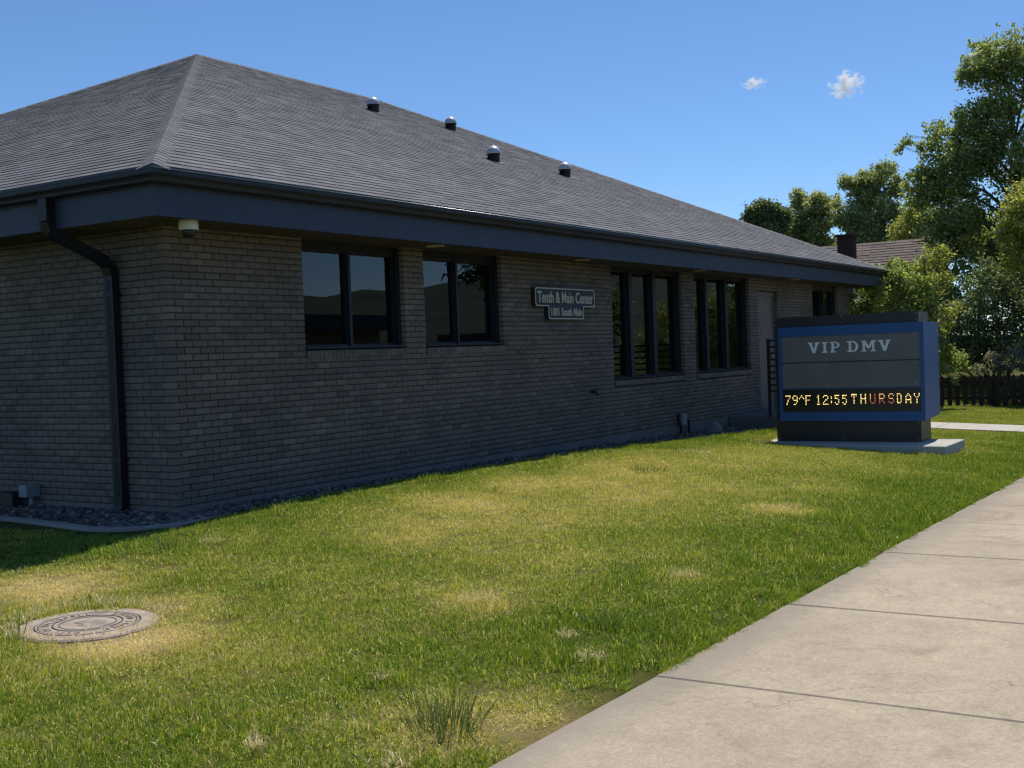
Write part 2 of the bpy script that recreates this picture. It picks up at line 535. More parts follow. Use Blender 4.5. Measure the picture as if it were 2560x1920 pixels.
def emit(name, col, st):
    t = NT(name)
    e = t.n('ShaderNodeEmission'); e.inputs[0].default_value = (*col, 1); e.inputs[1].default_value = st
    t.l(e.outputs[0], t.out.inputs[0])
    return t.m


M_ledY = emit('led_amber', (1.0, 0.80, 0.26), 2.4)
M_ledO = emit('led_orange', (1.0, 0.50, 0.16), 1.8)
M_ledR = emit('led_red', (1.0, 0.24, 0.12), 0.9)

# ------------------------------------------------------------------ terrain
AX = [-40, -9, -6, -2.4, -1.57, .36, 2.55, 6.1, 9.2, 11.2, 13.7, 20, 30, 60]
AZ = [-.30, -.30, -.27, -.14, -.06, -.01, .005, -.035, -.115, -.19, -.25, -.42, -.5, -.6]
PAD = (10.2, 11.5, -4.94, -1.93)
MAN = (-3.193, -2.788)


def walk_z(x):
    return np.clip(-.26 - .012 * (np.asarray(x, float) + 4), -.58, -.18)


def lawn_z(x, y):
    x = np.asarray(x, float); y = np.asarray(y, float)
    a = np.interp(x, AX, AZ)
    t = np.clip((y + 1.0) / -5.4, 0, 1)
    z = a * (1 - t) + (walk_z(x) - .035 - .025 * np.clip((t - .85) / .15, 0, 1)) * t
    z = z - .035 * np.clip((y + 1.2) / .6, 0, 1) * np.clip((x + 2.4) / .8, 0, 1) * np.clip((-.4 - x) / .4, 0, 1)
    z = z + np.clip((x - 25.6) * .17, 0, .6)  # invented bank behind the fence, raised so sunlit ground shows between pickets
    # under the gravel bed and the building
    bed = (y > -.62) & (x > -.75) & (x < 24)
    return np.where(bed, np.minimum(z, np.interp(x, [0, 4, 9, 14], [-.11, -.13, -.2, -.3])), z)


def bed_z(x):
    return np.interp(x, [-2, 1, 3, 6, 9, 12, 14], [-.075, -.07, -.075, -.10, -.15, -.2, -.25])


def ground():
    xs = np.unique(np.concatenate([[-700, -300, -120, -60, -30, -18], np.arange(-12, 31, .25), [33, 37, 42, 50, 70, 110, 200, 400, 700]]))
    ys = np.unique(np.concatenate([[-700, -300, -120, -60, -35, -20, -12, -9.6, -8, -6.41], np.arange(-6.4, 9, .2), [10, 13, 17, 22, 30, 45, 70, 120, 300, 700]]))
    X, Y = np.meshgrid(xs, ys)
    Z = lawn_z(X, Y)
    Z = np.where(Y < -6.405, walk_z(X) - .12, Z)
    Z = np.where(Y < -10.5, -.72, Z)
    far = np.clip((np.hypot(X - 8, Y) - 40) / 60, 0, 1)
    Z = Z * (1 - far) + -.72 * far
    n, m = Y.shape
    V = np.stack([X.ravel(), Y.ravel(), Z.ravel()], 1)
    i = np.arange(n * m).reshape(n, m)
    F = np.stack([i[:-1, :-1].ravel(), i[:-1, 1:].ravel(), i[1:, 1:].ravel(), i[1:, :-1].ravel()], 1)
    o = quads_obj('ground', V, F, M_soil)
    o.data.polygons.foreach_set('use_smooth', [True] * len(o.data.polygons))
    tag(o, 'lawn soil and flat ground reaching the horizon', 'ground', kind='structure')


ground()


def sheet_x(name, x0, x1, y0, y1, zf, th, mat, step=2.0, parent=None):
    xs = np.arange(x0, x1 + step, step)
    mb = MB()
    for a, b in zip(xs[:-1], xs[1:]):
        za, zb = float(zf(a)), float(zf(b))
        mb.add([(a, y0, za), (b, y0, zb), (b, y1, zb), (a, y1, za)], [(0, 1, 2, 3)])
    a, b = xs[0], xs[-1]
    for y, fl in ((y0, 0), (y1, 1)):
        for p, q in zip(xs[:-1], xs[1:]):
            mb.add([(p, y, float(zf(p)) - th), (q, y, float(zf(q)) - th), (q, y, float(zf(q))), (p, y, float(zf(p)))], [(3, 2, 1, 0)] if fl else [(0, 1, 2, 3)])
    return mb.build(name, mat, parent)


# sidewalk: separate slabs on a bed
sw = sheet_x('sidewalk', -16, 40, -9.58, -6.42, lambda x: walk_z(x) - .03, .08, M_road)
tag(sw, 'concrete sidewalk of large slabs beside the lawn', 'sidewalk', kind='structure')
JX = [-14.2, -12.2, -10.3, -8.4, -6.45, -4.5, -2.56, -.62, 1.60, 3.51, 5.40, 7.28, 9.15, 11.0, 12.9, 14.8, 16.7, 18.6, 20.5, 22.4, 24.3, 26.2, 28.1, 30, 31.9, 33.8]
for a, b in zip(JX[:-1], JX[1:]):
    mb = MB()
    g = .007
    c = .008
    jit = random.uniform(-.002, .002)
    mb.cbox(a + g, b - g, -9.6, -6.365 + random.uniform(-.006, .006), -.12, 0.0, c)
    mb.v = [(x, y, z + float(walk_z(x)) + jit) for x, y, z in mb.v]
    mb.build('slab', M_walk, sw)
kb = sheet_x('kerb', -16, 40, -11.0, -10.82, lambda x: walk_z(x) - .01, .3, M_edge)
tag(kb, 'concrete kerb between verge and road', 'kerb', kind='structure')
rd = sheet_x('road', -60, 90, -22, -11.0, lambda x: walk_z(x) - .15, .1, M_road, 6)
tag(rd, 'asphalt road beyond the sidewalk', 'road', kind='structure')

# path from the landing to the sidewalk
mb = MB()
for k, (ya, yb) in enumerate([(-1.98, -3.45), (-3.46, -4.93), (-4.94, -6.4)]):
    za = lambda y: float(lawn_z(16.6, y)) + .045
    mb2 = MB()
    mb2.add([(15.85, yb, za(yb)), (17.35, yb, za(yb)), (17.35, ya, za(ya)), (15.85, ya, za(ya)),
             (15.85, yb, za(yb) - .1), (17.35, yb, za(yb) - .1), (17.35, ya, za(ya) - .1), (15.85, ya, za(ya) - .1)],
            [(0, 1, 2, 3), (4, 5, 1, 0), (5, 6, 2, 1), (6, 7, 3, 2), (7, 4, 0, 3)])
    if k == 0:
        path = mb2.build('path', M_path)
        tag(path, 'pale concrete path crossing the lawn behind the sign', 'path', kind='structure')
    else:
        mb2.build('slab', M_path, path)
lg = MB().cbox(14.0, 17.4, -1.6, -.004, -.45, -.02, .012).build('landing', M_found)
tag(lg, 'raised concrete landing in front of the door', 'landing', kind='structure')
MB().cbox(14.6, 17.4, -1.95, -1.603, -.5, -.2, .01).build('step', M_found, lg)

# ------------------------------------------------------------------ the office building
H = 2.735
L, D = 22.16, 16.77
OG, ZG = 0.8256, 3.1235
A_, HR = 9.21, 4.264
BP, CP = 0.2032, 0.0677
BL, BH, BD = 0.1935, 0.0580, 0.09
bld = empty('office_building', (0, 0, -.4))
tag(bld, 'long single storey tan brick office building with grey hip roof', 'building')
bld.location = (0, 0, 0)
# openings on the front wall: x0,x1,z0,z1
OPEN = [(1.94, 3.765, 1.40, H + .1), (4.17, 5.985, 1.40, H + .1), (9.248, 12.02, .775, H + .1), (12.53, 15.30, .775, H + .1), (15.80, 16.98, -.1, 2.49), (19.29, 21.23, 1.40, H + .1)]
MB().box(.012, L - .012, .012, D - .012, -.5, -.003).build('foundation', M_found, bld)


def intervals(z, ops, a, b):
    cut = sorted([(o[0], o[1]) for o in ops if o[2] - .01 < z < o[3] - .005])
    res, cur = [], a
    for p, q in cut:
        if p > cur: res.append((cur, p))
        cur = max(cur, q)
    if cur < b: res.append((cur, b))
    return res


# mortar backing with the openings left free
mw = MB()
xs_ = sorted({0.008, L - .008} | {v for o in OPEN for v in (o[0] - .004, o[1] + .004)})
for a, b in zip(xs_[:-1], xs_[1:]):
    mid = (a + b) / 2
    op = [o for o in OPEN if o[0] < mid < o[1]]
    if not op:
        mw.box(a, b, .013, .24, 0, H + .02)
    else:
        o = op[0]
        if o[2] > 0: mw.box(a, b, .013, .24, 0, o[2] - .004)
        if o[3] < H: mw.box(a, b, .013, .24, o[3] + .004, H + .02)
mw.box(.013, .24, .241, D - .24, 0, H + .02)
mw.box(L - .24, L - .008, .241, D - .24, 0, H + .02)
mw.box(.008, L - .008, D - .239, D - .008, 0, H + .02)
mw.build('wall', M_mortar, bld)


def brick_mesh():
    b = MB()
    e = .004
    x0, x1, z0, z1 = 0, BL, 0, BH
    v = [(x0 + e, 0, z0 + e), (x1 - e, 0, z0 + e), (x1 - e, 0, z1 - e), (x0 + e, 0, z1 - e),
         (x0, e, z0), (x1, e, z0), (x1, e, z1), (x0, e, z1),
         (x0, BD, z0), (x1, BD, z0), (x1, BD, z1), (x0, BD, z1)]
    f = [(0, 1, 2, 3)]
    for i in range(4):
        j = (i + 1) % 4
        f += [(4 + i, 4 + j, j, i), (8 + i, 8 + j, 4 + j, 4 + i)]
    return np.array(v, float), f


BV, BF = brick_mesh()
bricks = []  # (axis, along, z, length, out)
rows = int(math.ceil(H / CP))
for r in range(rows):
    z = r * CP + .005
    hgt = min(BH, H + .015 - z)
    for axis, total, ops in (('x', L, OPEN), ('y', D, [])):
        par = r % 2 if axis == 'x' else (r + 1) % 2
        for a, b in intervals(z + BH / 2, ops, 0 if par == 0 else .1016, total):
            k0 = math.floor((a - par * .1016) / BP + 1e-6)
            k = k0
            while True:
                s0 = k * BP + par * .1016
                s1 = s0 + BL
                if s0 >= b - .012: break
                p, q = max(s0, a), min(s1, b)
                if p > a and p - a < .075: p = a          # no slivers beside an opening
                if q < b and b - q < .075: q = b
                if p < s1 and q - p > .045 and not (p == a and s1 - a < .066):
                    bricks.append((axis, p, z, q - p, hgt))
                k += 1
                if q == b: break


def bdist(b):
    p = Vector((b[1], 0, b[2])) if b[0] == 'x' else Vector((0, b[1], b[2]))
    return (p - CAM).length


full = sorted([b for b in bricks if abs(b[3] - BL) < 1e-4 and abs(b[4] - BH) < 1e-4 and (b[0] == 'x' or b[1] < 2.4)], key=bdist)
single = full[:290]
sset = set(single)
me_b = bpy.data.meshes.new('brick')
me_b.from_pydata([tuple(v) for v in BV], [], BF)
me_b.materials.append(M_brick)
me_bl = bpy.data.meshes.new('brick_left')
me_bl.from_pydata([(v[1], BL - v[0], v[2]) for v in BV], [], BF)
me_bl.materials.append(M_brick)
for b in single:
    o = bpy.data.objects.new('brick', me_b if b[0] == 'x' else me_bl)
    pr = random.uniform(-.0015, .0015)
    o.location = (b[1], pr, b[2]) if b[0] == 'x' else (pr, b[1], b[2])
    C.objects.link(o)
    o.parent = bld
VV, FF = [], []
BFn = np.array([f for f in BF])
for b in bricks:
    if b in sset: continue
    v = BV.copy()
    # scale length and height but keep the small arris
    v[:, 0] = np.where(v[:, 0] > BL / 2, v[:, 0] - BL + b[3], v[:, 0])
    v[:, 2] = np.where(v[:, 2] > BH / 2, v[:, 2] - BH + b[4], v[:, 2])
    v[:, 1] += rng.uniform(-.0015, .0015)
    if b[0] == 'x':
        v = v + [b[1], 0, b[2]]
    else:
        v = np.stack([v[:, 1], b[1] + b[3] - v[:, 0], b[2] + v[:, 2]], 1)
    FF.append(BFn + 12 * len(VV))
    VV.append(v)
bf = quads_obj('brickwork', np.concatenate(VV), np.concatenate(FF), M_brick, bld)
tag(bf, kind='stuff')

# rowlock sills
for o in OPEN:
    if o[2] < 0: continue
    n = int((o[1] - o[0] - .01) / CP)
    w = (o[1] - o[0] - .01) / n
    sill = MB()
    z1 = o[2] + .1
    for i in range(n):
        x = o[0] + .005 + i * w
        j = random.uniform(-.002, .002)
        sill.add([(x + .004, -.014 + j, o[2] + .004), (x + w - .004, -.014 + j, o[2] + .004), (x + w - .004, .11, o[2] + .004), (x + .004, .11, o[2] + .004),
                  (x + .004, -.014 + j, z1 - .012), (x + w - .004, -.014 + j, z1 - .012), (x + w - .004, .11, z1 + .006), (x + .004, .11, z1 + .006)],
                 [(0, 3, 2, 1), (4, 5, 6, 7), (0, 1, 5, 4), (1, 2, 6, 5), (2, 3, 7, 6), (3, 0, 4, 7)])
    so_ = sill.build('sill', M_brick, bld)
    MB().box(o[0] + .003, o[1] - .003, -.006, .10, o[2] + .001, z1 - .02).build('mortar_bed', M_mortar, so_)


def rect_sweep(prof, x0, x1, y0, y1, closed=False):
    """profile of (outward offset, z) swept round a rectangle with mitred corners"""
    mb = MB()
    n = len(prof)
    v = []
    for o, z in prof:
        v += [(x0 - o, y0 - o, z), (x1 + o, y0 - o, z), (x1 + o, y1 + o, z), (x0 - o, y1 + o, z)]
    f = []
    rng_ = range(n) if closed else range(n - 1)
    for i in rng_:
        j = (i + 1) % n
        for k in range(4):
            l = (k + 1) % 4
            f.append((i * 4 + k, i * 4 + l, j * 4 + l, j * 4 + k))
    return mb.add(v, f)


OF, ZF = 0.676, 2.722
rect_sweep([(OF - .025, ZF), (OF, ZF), (OF, 2.985), (OF + .008, 2.99), (OF + .008, 3.13), (OF - .025, 3.13)], 0, L, 0, D, True).build('fascia', M_fascia, bld)
g0 = OF + .009
gut = [(g0, 3.005), (g0 + .075, 3.005), (g0 + .092, 3.018), (g0 + .096, 3.036), (g0 + .110, 3.055), (g0 + .133, 3.072), (OG - .004, 3.088), (OG - .004, 3.108), (OG, 3.110), (OG, 3.1235),
       (OG - .014, 3.1235), (OG - .014, 3.112), (OG - .012, 3.09), (g0 + .12, 3.075), (g0 + .09, 3.05), (g0 + .08, 3.02), (g0 + .01, 3.012), (g0 + .004, 3.12), (g0, 3.12)]
rect_sweep(gut, 0, L, 0, D, True).build('gutter', M_gutter, bld)

M_bead = plain('glint_bead', (0.30, 0.32, 0.35), 0.28, 0.2, 6, metal=0.8)  # pale metal roll added on the front lip to give a sun glint
MB().tube([(-OG - .001, -OG - .001, 3.1215), (9.0, -OG - .001, 3.1215), (L + OG, -OG - .001, 3.1215)], .0055, 10).build('glint_bead', M_bead, bld, True)
# soffit boards
sb = MB()
zs = H + .002


def board(q):
    v = [(x, y, zs) for x, y in q] + [(x, y, zs + .02) for x, y in q]
    sb.add(v, [(3, 2, 1, 0), (4, 5, 6, 7), (0, 1, 5, 4), (1, 2, 6, 5), (2, 3, 7, 6), (3, 0, 4, 7)])


bw = .085
e = OF - .026
x = -e
while x < L + e - .01:
    p, q = x + .006, min(x + bw, L + e) - .006
    if q <= 0: board([(p, -e), (q, -e), (q, q - .02), (p, p - .02)])
    elif p < 0: board([(p, -e), (q, -e), (q, .0), (p, p - .02)])
    else: board([(p, -e), (q, -e), (q, .30), (p, .30)])
    x += bw
y = -e
while y < D:
    p, q = y + .006, y + bw - .006
    if q <= 0: board([(-e, p), (p - .02, p), (q - .02, q), (-e, q)])
    elif p < 0: board([(-e, p), (p - .02, p), (0, q), (-e, q)])
    else: board([(-e, p), (.0, p), (.0, q), (-e, q)])
    y += bw
so2 = sb.build('soffit', M_soffit, bld)
tag(so2, kind='stuff')
MB().box(-e, L + e, -e, D + e, zs + .021, zs + .05).build('ceiling', M_inwall, bld)
mt = MB()
mt.add([(-e, -e - .03 + .03, zs - .008), (-e + .05, -e, zs - .008), (.0, -.05, zs - .008), (-.05, .0, zs - .008), (-e, -e + .05, zs - .008)], [(4, 3, 2, 1, 0)])
mt.build('soffit_mitre', M_soffit, bld)

# windows
def window(x0, x1, z0, mull, panes_y=.155, head=.12, label=None, mw_=.05, mdep=.03):
    w = empty('window', (x0, 0, z0), bld)
    w.location = (0, 0, 0)
    y0, y1 = .095, .20
    z1 = H - .002
    fr = MB()
    t = .038
    fr.box(x0 + .003, x0 + t, y0, y1, z0, z1)
    fr.box(x1 - t - .02, x1 - .003, y0 - .02, y1, z0, z1)
    fr.box(x0 + t, x1 - t - .02, y0, y1, z0, z0 + t)
    fr.build('frame', M_bronze, w)
    hd = MB().box(x0 + t, x1 - t - .02, y0 + .01, y1, z1 - head, z1)
    hd.build('head_panel', M_bronze if head < .11 else M_soffit, w)
    edges = [x0 + t] + mull + [x1 - t - .02]
    for m in mull:
        MB().box(m - mw_, m + mw_, y0 - mdep, y1 - .01, z0 + t, z1 - head).build('mullion', M_bronze, w)
    for i in range(len(edges) - 1):
        a = edges[i] + (mw_ if i > 0 else 0)
        b = edges[i + 1] - (mw_ if i < len(edges) - 2 else 0)
        s = MB()
        st = .02
        s.box(a + .001, a + st, y0 + .02, y1 - .015, z0 + t, z1 - head)
        s.box(b - st, b - .001, y0 + .02, y1 - .015, z0 + t, z1 - head)
        s.box(a + st, b - st, y0 + .02, y1 - .015, z0 + t, z0 + t + st)
        s.box(a + st, b - st, y0 + .02, y1 - .015, z1 - head - st, z1 - head)
        s.build('sash', M_bronze, w)
        MB().box(a + st - .004, b - st + .004, panes_y, panes_y + .006, z0 + t + st - .004, z1 - head - st + .004).build('pane', M_glass, w)
    MB().box(x0 + .004, x1 - .004, -.012, y0, z0 + .008, z0 + .03).build('ledge', M_bronze, w)
    return w


win1 = window(1.94, 3.765, 1.50, [2.835], mw_=.022, mdep=.005, head=.095)
window(4.17, 5.985, 1.50, [5.02], mw_=.022, mdep=.005, head=.095)
window(9.248, 12.02, .875, [10.06, 10.96], mw_=.06, mdep=.03, head=.05)
window(12.53, 15.30, .875, [13.25, 14.22], mw_=.06, mdep=.03, head=.05)
window(19.29, 21.23, 1.50, [20.3], mw_=.04)

# venetian blind half drawn up behind the first window
for k in range(9):
    z = 2.60 - k * .028
    MB().add([(2.0, .235, z), (3.70, .235, z), (3.70, .262, z + .012), (2.0, .262, z + .012)], [(0, 1, 2, 3)]).build('blind_slat', M_white, win1)
MB().box(2.0, 3.70, .23, .262, 2.335, 2.352).build('blind_rail', M_white, win1)

# door set back in its recess
dr = empty('door', (0, 0, 0), bld)
MB().box(15.86, 16.92, .13, .175, .0, 2.40).build('leaf', M_door, dr)
MB().box(15.803, 15.859, .10, .22, -.02, 2.484).box(16.921, 16.977, .10, .22, -.02, 2.484).box(15.859, 16.921, .10, .22, 2.405, 2.484).build('frame', M_door, dr)
MB().box(16.18, 16.60, .122, .1295, 1.55, 2.0).build('notice', plain('notice_paper', (0.19, 0.17, 0.16), 0.8), dr)
MB().tube([(16.82, .128, 1.08), (16.82, .08, 1.08), (16.82, .08, 1.20), (16.82, .128, 1.20)], .011).build('handle', M_screw, dr)
MB().box(15.80, 16.98, -.02, .22, -.019, .002).build('threshold', M_found, dr)

# interior shell
rm = MB()
rm.box(.25, L - .25, .25, D - .25, .0, .012)
rm.build('interior_floor', M_carpet, bld)
iw = MB()
iw.box(.25, L - .25, 4.2, 4.3, .013, H)
iw.box(3.93, 4.0, .26, 4.19, .013, H)
iw.box(7.6, 7.7, .26, 4.19, .013, H)
iw.box(17.6, 17.7, .26, 4.19, .013, H)
iw.build('interior_wall', M_inwall, bld)

pt = empty('office_partition', (3.42, .9, 0))
tag(pt, 'low brown office partition seen through the first window', 'partition')
MB().cbox(-.30, .30, -.03, .03, .06, 1.98, .01).build('panel', M_partition, pt)
MB().box(-.28, -.24, -.2, .2, .012, .06).box(.24, .28, -.2, .2, .012, .06).build('foot', M_black, pt)
nb_ = empty('notice_board', (4.48, .42, 1.05))
tag(nb_, 'tan framed board standing inside the second window', 'board')
MB().box(-.27, .27, -.012, .012, 0, 1.02).build('panel', plain('board_olive', (.30, .28, .16), .8), nb_)
MB().box(-.30, -.271, -.02, .02, 0, 1.05).box(.271, .30, -.02, .02, 0, 1.05).box(-.2705, .2705, -.02, .02, 1.021, 1.05).build('frame', plain('board_frame', (.50, .42, .30), .7), nb_)
MB().box(-.24, -.2, -.015, .3, -1.035, 0).box(.2, .24, -.015, .3, -1.035, 0).build('stand', M_black, nb_)

# downspout on the left wall
ds = MB()
def pipe_box(mb, pts, w, d):
    for (a, b) in zip(pts[:-1], pts[1:]):
        a, b = Vector(a), Vector(b)
        dv = (b - a).normalized()
        sx = Vector((0, 1, 0))
        if abs(dv.y) > .3: sx = Vector((1, 0, 0)).cross(dv).normalized()
        nx = dv.cross(sx).normalized()
        sx = nx.cross(dv)
        v = []
        for p in (a, b):
            for su, sv in ((-1, -1), (1, -1), (1, 1), (-1, 1)):
                v.append(p + sx * su * w / 2 + nx * sv * d / 2)
        mb.add(v, [(3, 2, 1, 0), (4, 5, 6, 7), (0, 1, 5, 4), (1, 2, 6, 5), (2, 3, 7, 6), (3, 0, 4, 7)])
pts = [(-.735, .78, 3.01), (-.735, .78, 2.80), (-.70, .78, 2.70), (-.62, .775, 2.66), (-.18, .735, 2.47), (-.09, .73, 2.40), (-.058, .73, 2.30), (-.058, .73, -.02), (-.09, .73, -.075)]
pipe_box(ds, pts, .125, .085)
dso = ds.build('downspout', M_pipe, bld)
for k in range(4):
    MB().box(-.103, -.098, .70 + k * .02 - .004, .705 + k * .02, .1, 2.25).build('rib', M_pipe, dso)
for z in (.45, 2.1):
    MB().box(-.104, -.0, .655, .805, z, z + .03).build('strap', M_pipe, dso)

# ---- roof
roof_th = math.atan2(HR, A_)
ct, st_ = math.cos(roof_th), math.sin(roof_th)
ZE = 3.145
EV = .765                      # shingle edge offset
AE = A_ - (OG - EV)
ZR = ZE + AE * HR / A_
rt = MB()
x0, x1, y0, y1 = -EV, L + EV, -EV, D + EV
rt.add([(x0, y0, ZE), (x1, y0, ZE), (x1, y1, ZE), (x0, y1, ZE), (x0 + AE, y0 + AE, ZR), (x1 - AE, y0 + AE, ZR), (x0, y0, ZE - .03), (x1, y0, ZE - .03), (x1, y1, ZE - .03), (x0, y1, ZE - .03)],
       [(0, 1, 5, 4), (1, 2, 5), (2, 3, 4, 5), (3, 0, 4), (6, 7, 1, 0), (7, 8, 2, 1), (8, 9, 3, 2), (9, 6, 0, 3), (9, 8, 7, 6)])
roof = rt.build('roof', M_shingle, bld)
EXPO = .143
SLEN = AE / ct
# plane frames: origin, u (along the eave), w (inward horizontal)
PL = [(Vector((x0, y0, ZE)), Vector((1, 0, 0)), Vector((0, 1, 0)), x1 - x0),
      (Vector((x0, y1, ZE)), Vector((0, -1, 0)), Vector((1, 0, 0)), y1 - y0),
      (Vector((x1, y0, ZE)), Vector((0, 1, 0)), Vector((-1, 0, 0)), y1 - y0),
      (Vector((x1, y1, ZE)), Vector((-1, 0, 0)), Vector((0, -1, 0)), x1 - x0)]
SW = [.16, .20, .25, .33]
sh_all = []
for pi, (o, u, w, ln) in enumerate(PL):
    nrow = int(SLEN / EXPO)
    for r in range(nrow):
        v0 = r * EXPO + (random.uniform(-.006, .006) if r else 0)
        v1 = min(r * EXPO + EXPO + .018, SLEN)
        lo0, hi0 = v0 * ct, ln - v0 * ct
        lo1, hi1 = v1 * ct, ln - v1 * ct
        c = lo0 - random.uniform(0, .3)
        while c < hi0:
            wd = random.choice(SW)
            a, b = c + .0015, c + wd - .0015
            c += wd
            if b < lo0 + .01 or a > hi0 - .01: continue
            whole = a > lo1 and b < hi1 and v1 < SLEN - .01
            sh_all.append((pi, r, v0, v1, max(a, lo0), min(b, hi0), min(max(a, lo1), hi1), max(min(b, hi1), lo1), wd, whole))


def sh_verts(s, lift):
    pi, r, v0, v1, a0, b0, a1, b1, wd, whole = s
    o, u, w, ln = PL[pi]
    nrm = (Vector((0, 0, 1)) * ct - w * st_)
    up_ = w * ct + Vector((0, 0, 1)) * st_
    if b1 < a1: a1 = b1 = (a1 + b1) / 2
    p = lambda c, v, h: o + u * c + up_ * v + nrm * h
    return [p(a0, v0, .0), p(b0, v0, .0), p(b0, v0, lift), p(a0, v0, lift), p(a1, v1, .003), p(b1, v1, .003)]


SF = [(0, 1, 2, 3), (3, 2, 5, 4), (0, 3, 4, 4), (1, 5, 2, 2)]
cand = []
for i, s in enumerate(sh_all):
    if s[9] and s[0] in (0, 1):
        o, u, w, ln = PL[s[0]]
        p = o + u * s[4] + (w * ct + Vector((0, 0, 1)) * st_) * s[2]
        if s[0] == 1 and p.y > 2.6: continue
        cand.append(((p - CAM).length, i))
cand.sort()
sel = {i for _, i in cand[:290]}
sh_me = {}
VV, FF = [], []
nv = 0
Vt, Ft = [], []
for i, s in enumerate(sh_all):
    lift = random.uniform(.0095, .0142)
    if i in sel:
        key = (s[0], s[8])
        s = s[:3] + (s[2] + EXPO + .018,) + s[4:]
        vs = sh_verts(s, .012)
        if key not in sh_me:
            me = bpy.data.meshes.new('shingle')
            me.from_pydata([tuple(v - vs[0]) for v in vs], [], [(0, 1, 2, 3), (3, 2, 5, 4), (0, 3, 4), (1, 5, 2)])
            me.materials.append(M_shingle)
            sh_me[key] = me
        ob = bpy.data.objects.new('shingle', sh_me[key])
        ob.location = vs[0]
        C.objects.link(ob)
        ob.parent = roof
    else:
        vs = sh_verts(s, lift)
        b = len(Vt)
        Vt.extend([tuple(v) for v in vs])
        Ft.extend([(b, b + 1, b + 2, b + 3), (b + 3, b + 2, b + 5, b + 4)])
me = bpy.data.meshes.new('shingle_field')
me.from_pydata(Vt, [], Ft)
me.materials.append(M_shingle)
ob = bpy.data.objects.new('shingle_field', me)
C.objects.link(ob); ob.parent = roof
tag(ob, kind='stuff')


def cap_run(p0, p1, n1, n2, name, single_objs, wid=.15):
    """folded cap shingles along a hip or ridge, lower end first"""
    p0, p1 = Vector(p0), Vector(p1)
    d = (p1 - p0)
    n = int(d.length / EXPO)
    d.normalize()
    a1 = n1.cross(d).normalized(); a2 = n2.cross(d).normalized()
    if a1.z > 0: a1 = -a1
    if a2.z > 0: a2 = -a2
    upn = (n1 + n2).normalized()
    one = MB()
    big = MB()
    for i in range(n):
        q = p0 + d * (i * EXPO)
        hl, hu = .0115, .0065
        e_ = d * (EXPO + .02)
        vs = [Vector((0, 0, 0)) + upn * (hl + .012), a1 * wid + n1 * (hl - .006), a2 * wid + n2 * (hl - .006),
              e_ + upn * (hu + .012), e_ + a1 * wid + n1 * (hu - .006), e_ + a2 * wid + n2 * (hu - .006),
              a1 * .06 + n1 * (hl + .006), a2 * .06 + n2 * (hl + .006), e_ + a1 * .06 + n1 * (hu + .006), e_ + a2 * .06 + n2 * (hu + .006),
              a1 * wid, a2 * wid, -upn * .01]
        fs = [(0, 3, 8, 6), (6, 8, 4, 1), (0, 7, 9, 3), (7, 2, 5, 9), (12, 0, 6, 1, 10), (12, 11, 2, 7, 0)]
        if single_objs:
            if i == 0:
                one.add(vs, fs)
                o1 = one.build(name, M_shingle, roof)
                o1.location = q
            else:
                o2 = o1.copy(); o2.location = q; C.objects.link(o2)
        else:
            big.add([v + q for v in vs], fs)
    if not single_objs:
        tag(big.build(name, M_shingle, roof), kind='stuff')


nF = Vector((0, -st_, ct)); nL = Vector((-st_, 0, ct)); nRt = Vector((st_, 0, ct)); nB = Vector((0, st_, ct))
cap_run((x0, y0, ZE), (x0 + AE, y0 + AE, ZR), nF, nL, 'hip_cap', True)
cap_run((x0 + AE, y0 + AE, ZR), (x1 - AE, y0 + AE, ZR), nF, nB, 'ridge_cap', False)
cap_run((x1, y0, ZE), (x1 - AE, y0 + AE, ZR), nF, nRt, 'hip_cap_row', False)
cap_run((x0, y1, ZE), (x0 + AE, y0 + AE, ZR), nL, nB, 'hip_cap_row', False)
# the drip edge showing dark under the first course
rect_sweep([(EV - .002, ZE - .05), (EV - .002, ZE - .012), (EV - .02, ZE - .012), (EV - .02, ZE - .05)], 0, L, 0, D, True).build('drip_edge', M_gutter, bld)

# galvanised roof vents
M_galv = plain('galvanised_dome', (0.42, 0.45, 0.47), 0.45, 0.15, 9, metal=0.25)
VPOS = [(11.05, 6.23), (13.75, 6.23), (10.86, 3.24), (13.54, 3.24)]
VLAB = []
for i, (vx, vy) in enumerate(VPOS):
    vz = ZE + (vy + EV) * HR / A_ + .012
    v = empty('roof_vent', (vx, vy, vz), bld)
    MB().lathe([(.165, -.10), (.165, .16), (.185, .165), (.185, .20)], 20).build('collar', M_pipe, v, True)
    dome = MB().lathe([(.19, .19), (.195, .21), (.185, .28), (.155, .35), (.10, .40), (.04, .425), (.012, .43), (.012, .45), (.004, .455)], 20).build('dome', M_galv, v, True)
    dome.data.polygons.foreach_set('use_smooth', [True] * len(dome.data.polygons))
    v.scale = (.70, .70, .66)
    fl = MB()
    k = HR / A_ * .70 / .66
    fl.add([(-.26, -.30, -.30 * k + .012), (.26, -.30, -.30 * k + .012), (.26, .26, .26 * k + .012), (-.26, .26, .26 * k + .012)], [(0, 1, 2, 3)])
    fl.build('flashing', M_shingle, v)

# recessed soffit lights
for x, y in [(3.94, -.36), (7.66, -.36), (11.9, -.40), (16.85, -.42)]:
    MB().lathe([(.0, -.002), (.10, -.002), (.115, -.012), (.12, -.012), (.12, .004), (.0, .004)], 24, (x, y, zs)).build('recessed_light', M_lamp, bld, True)

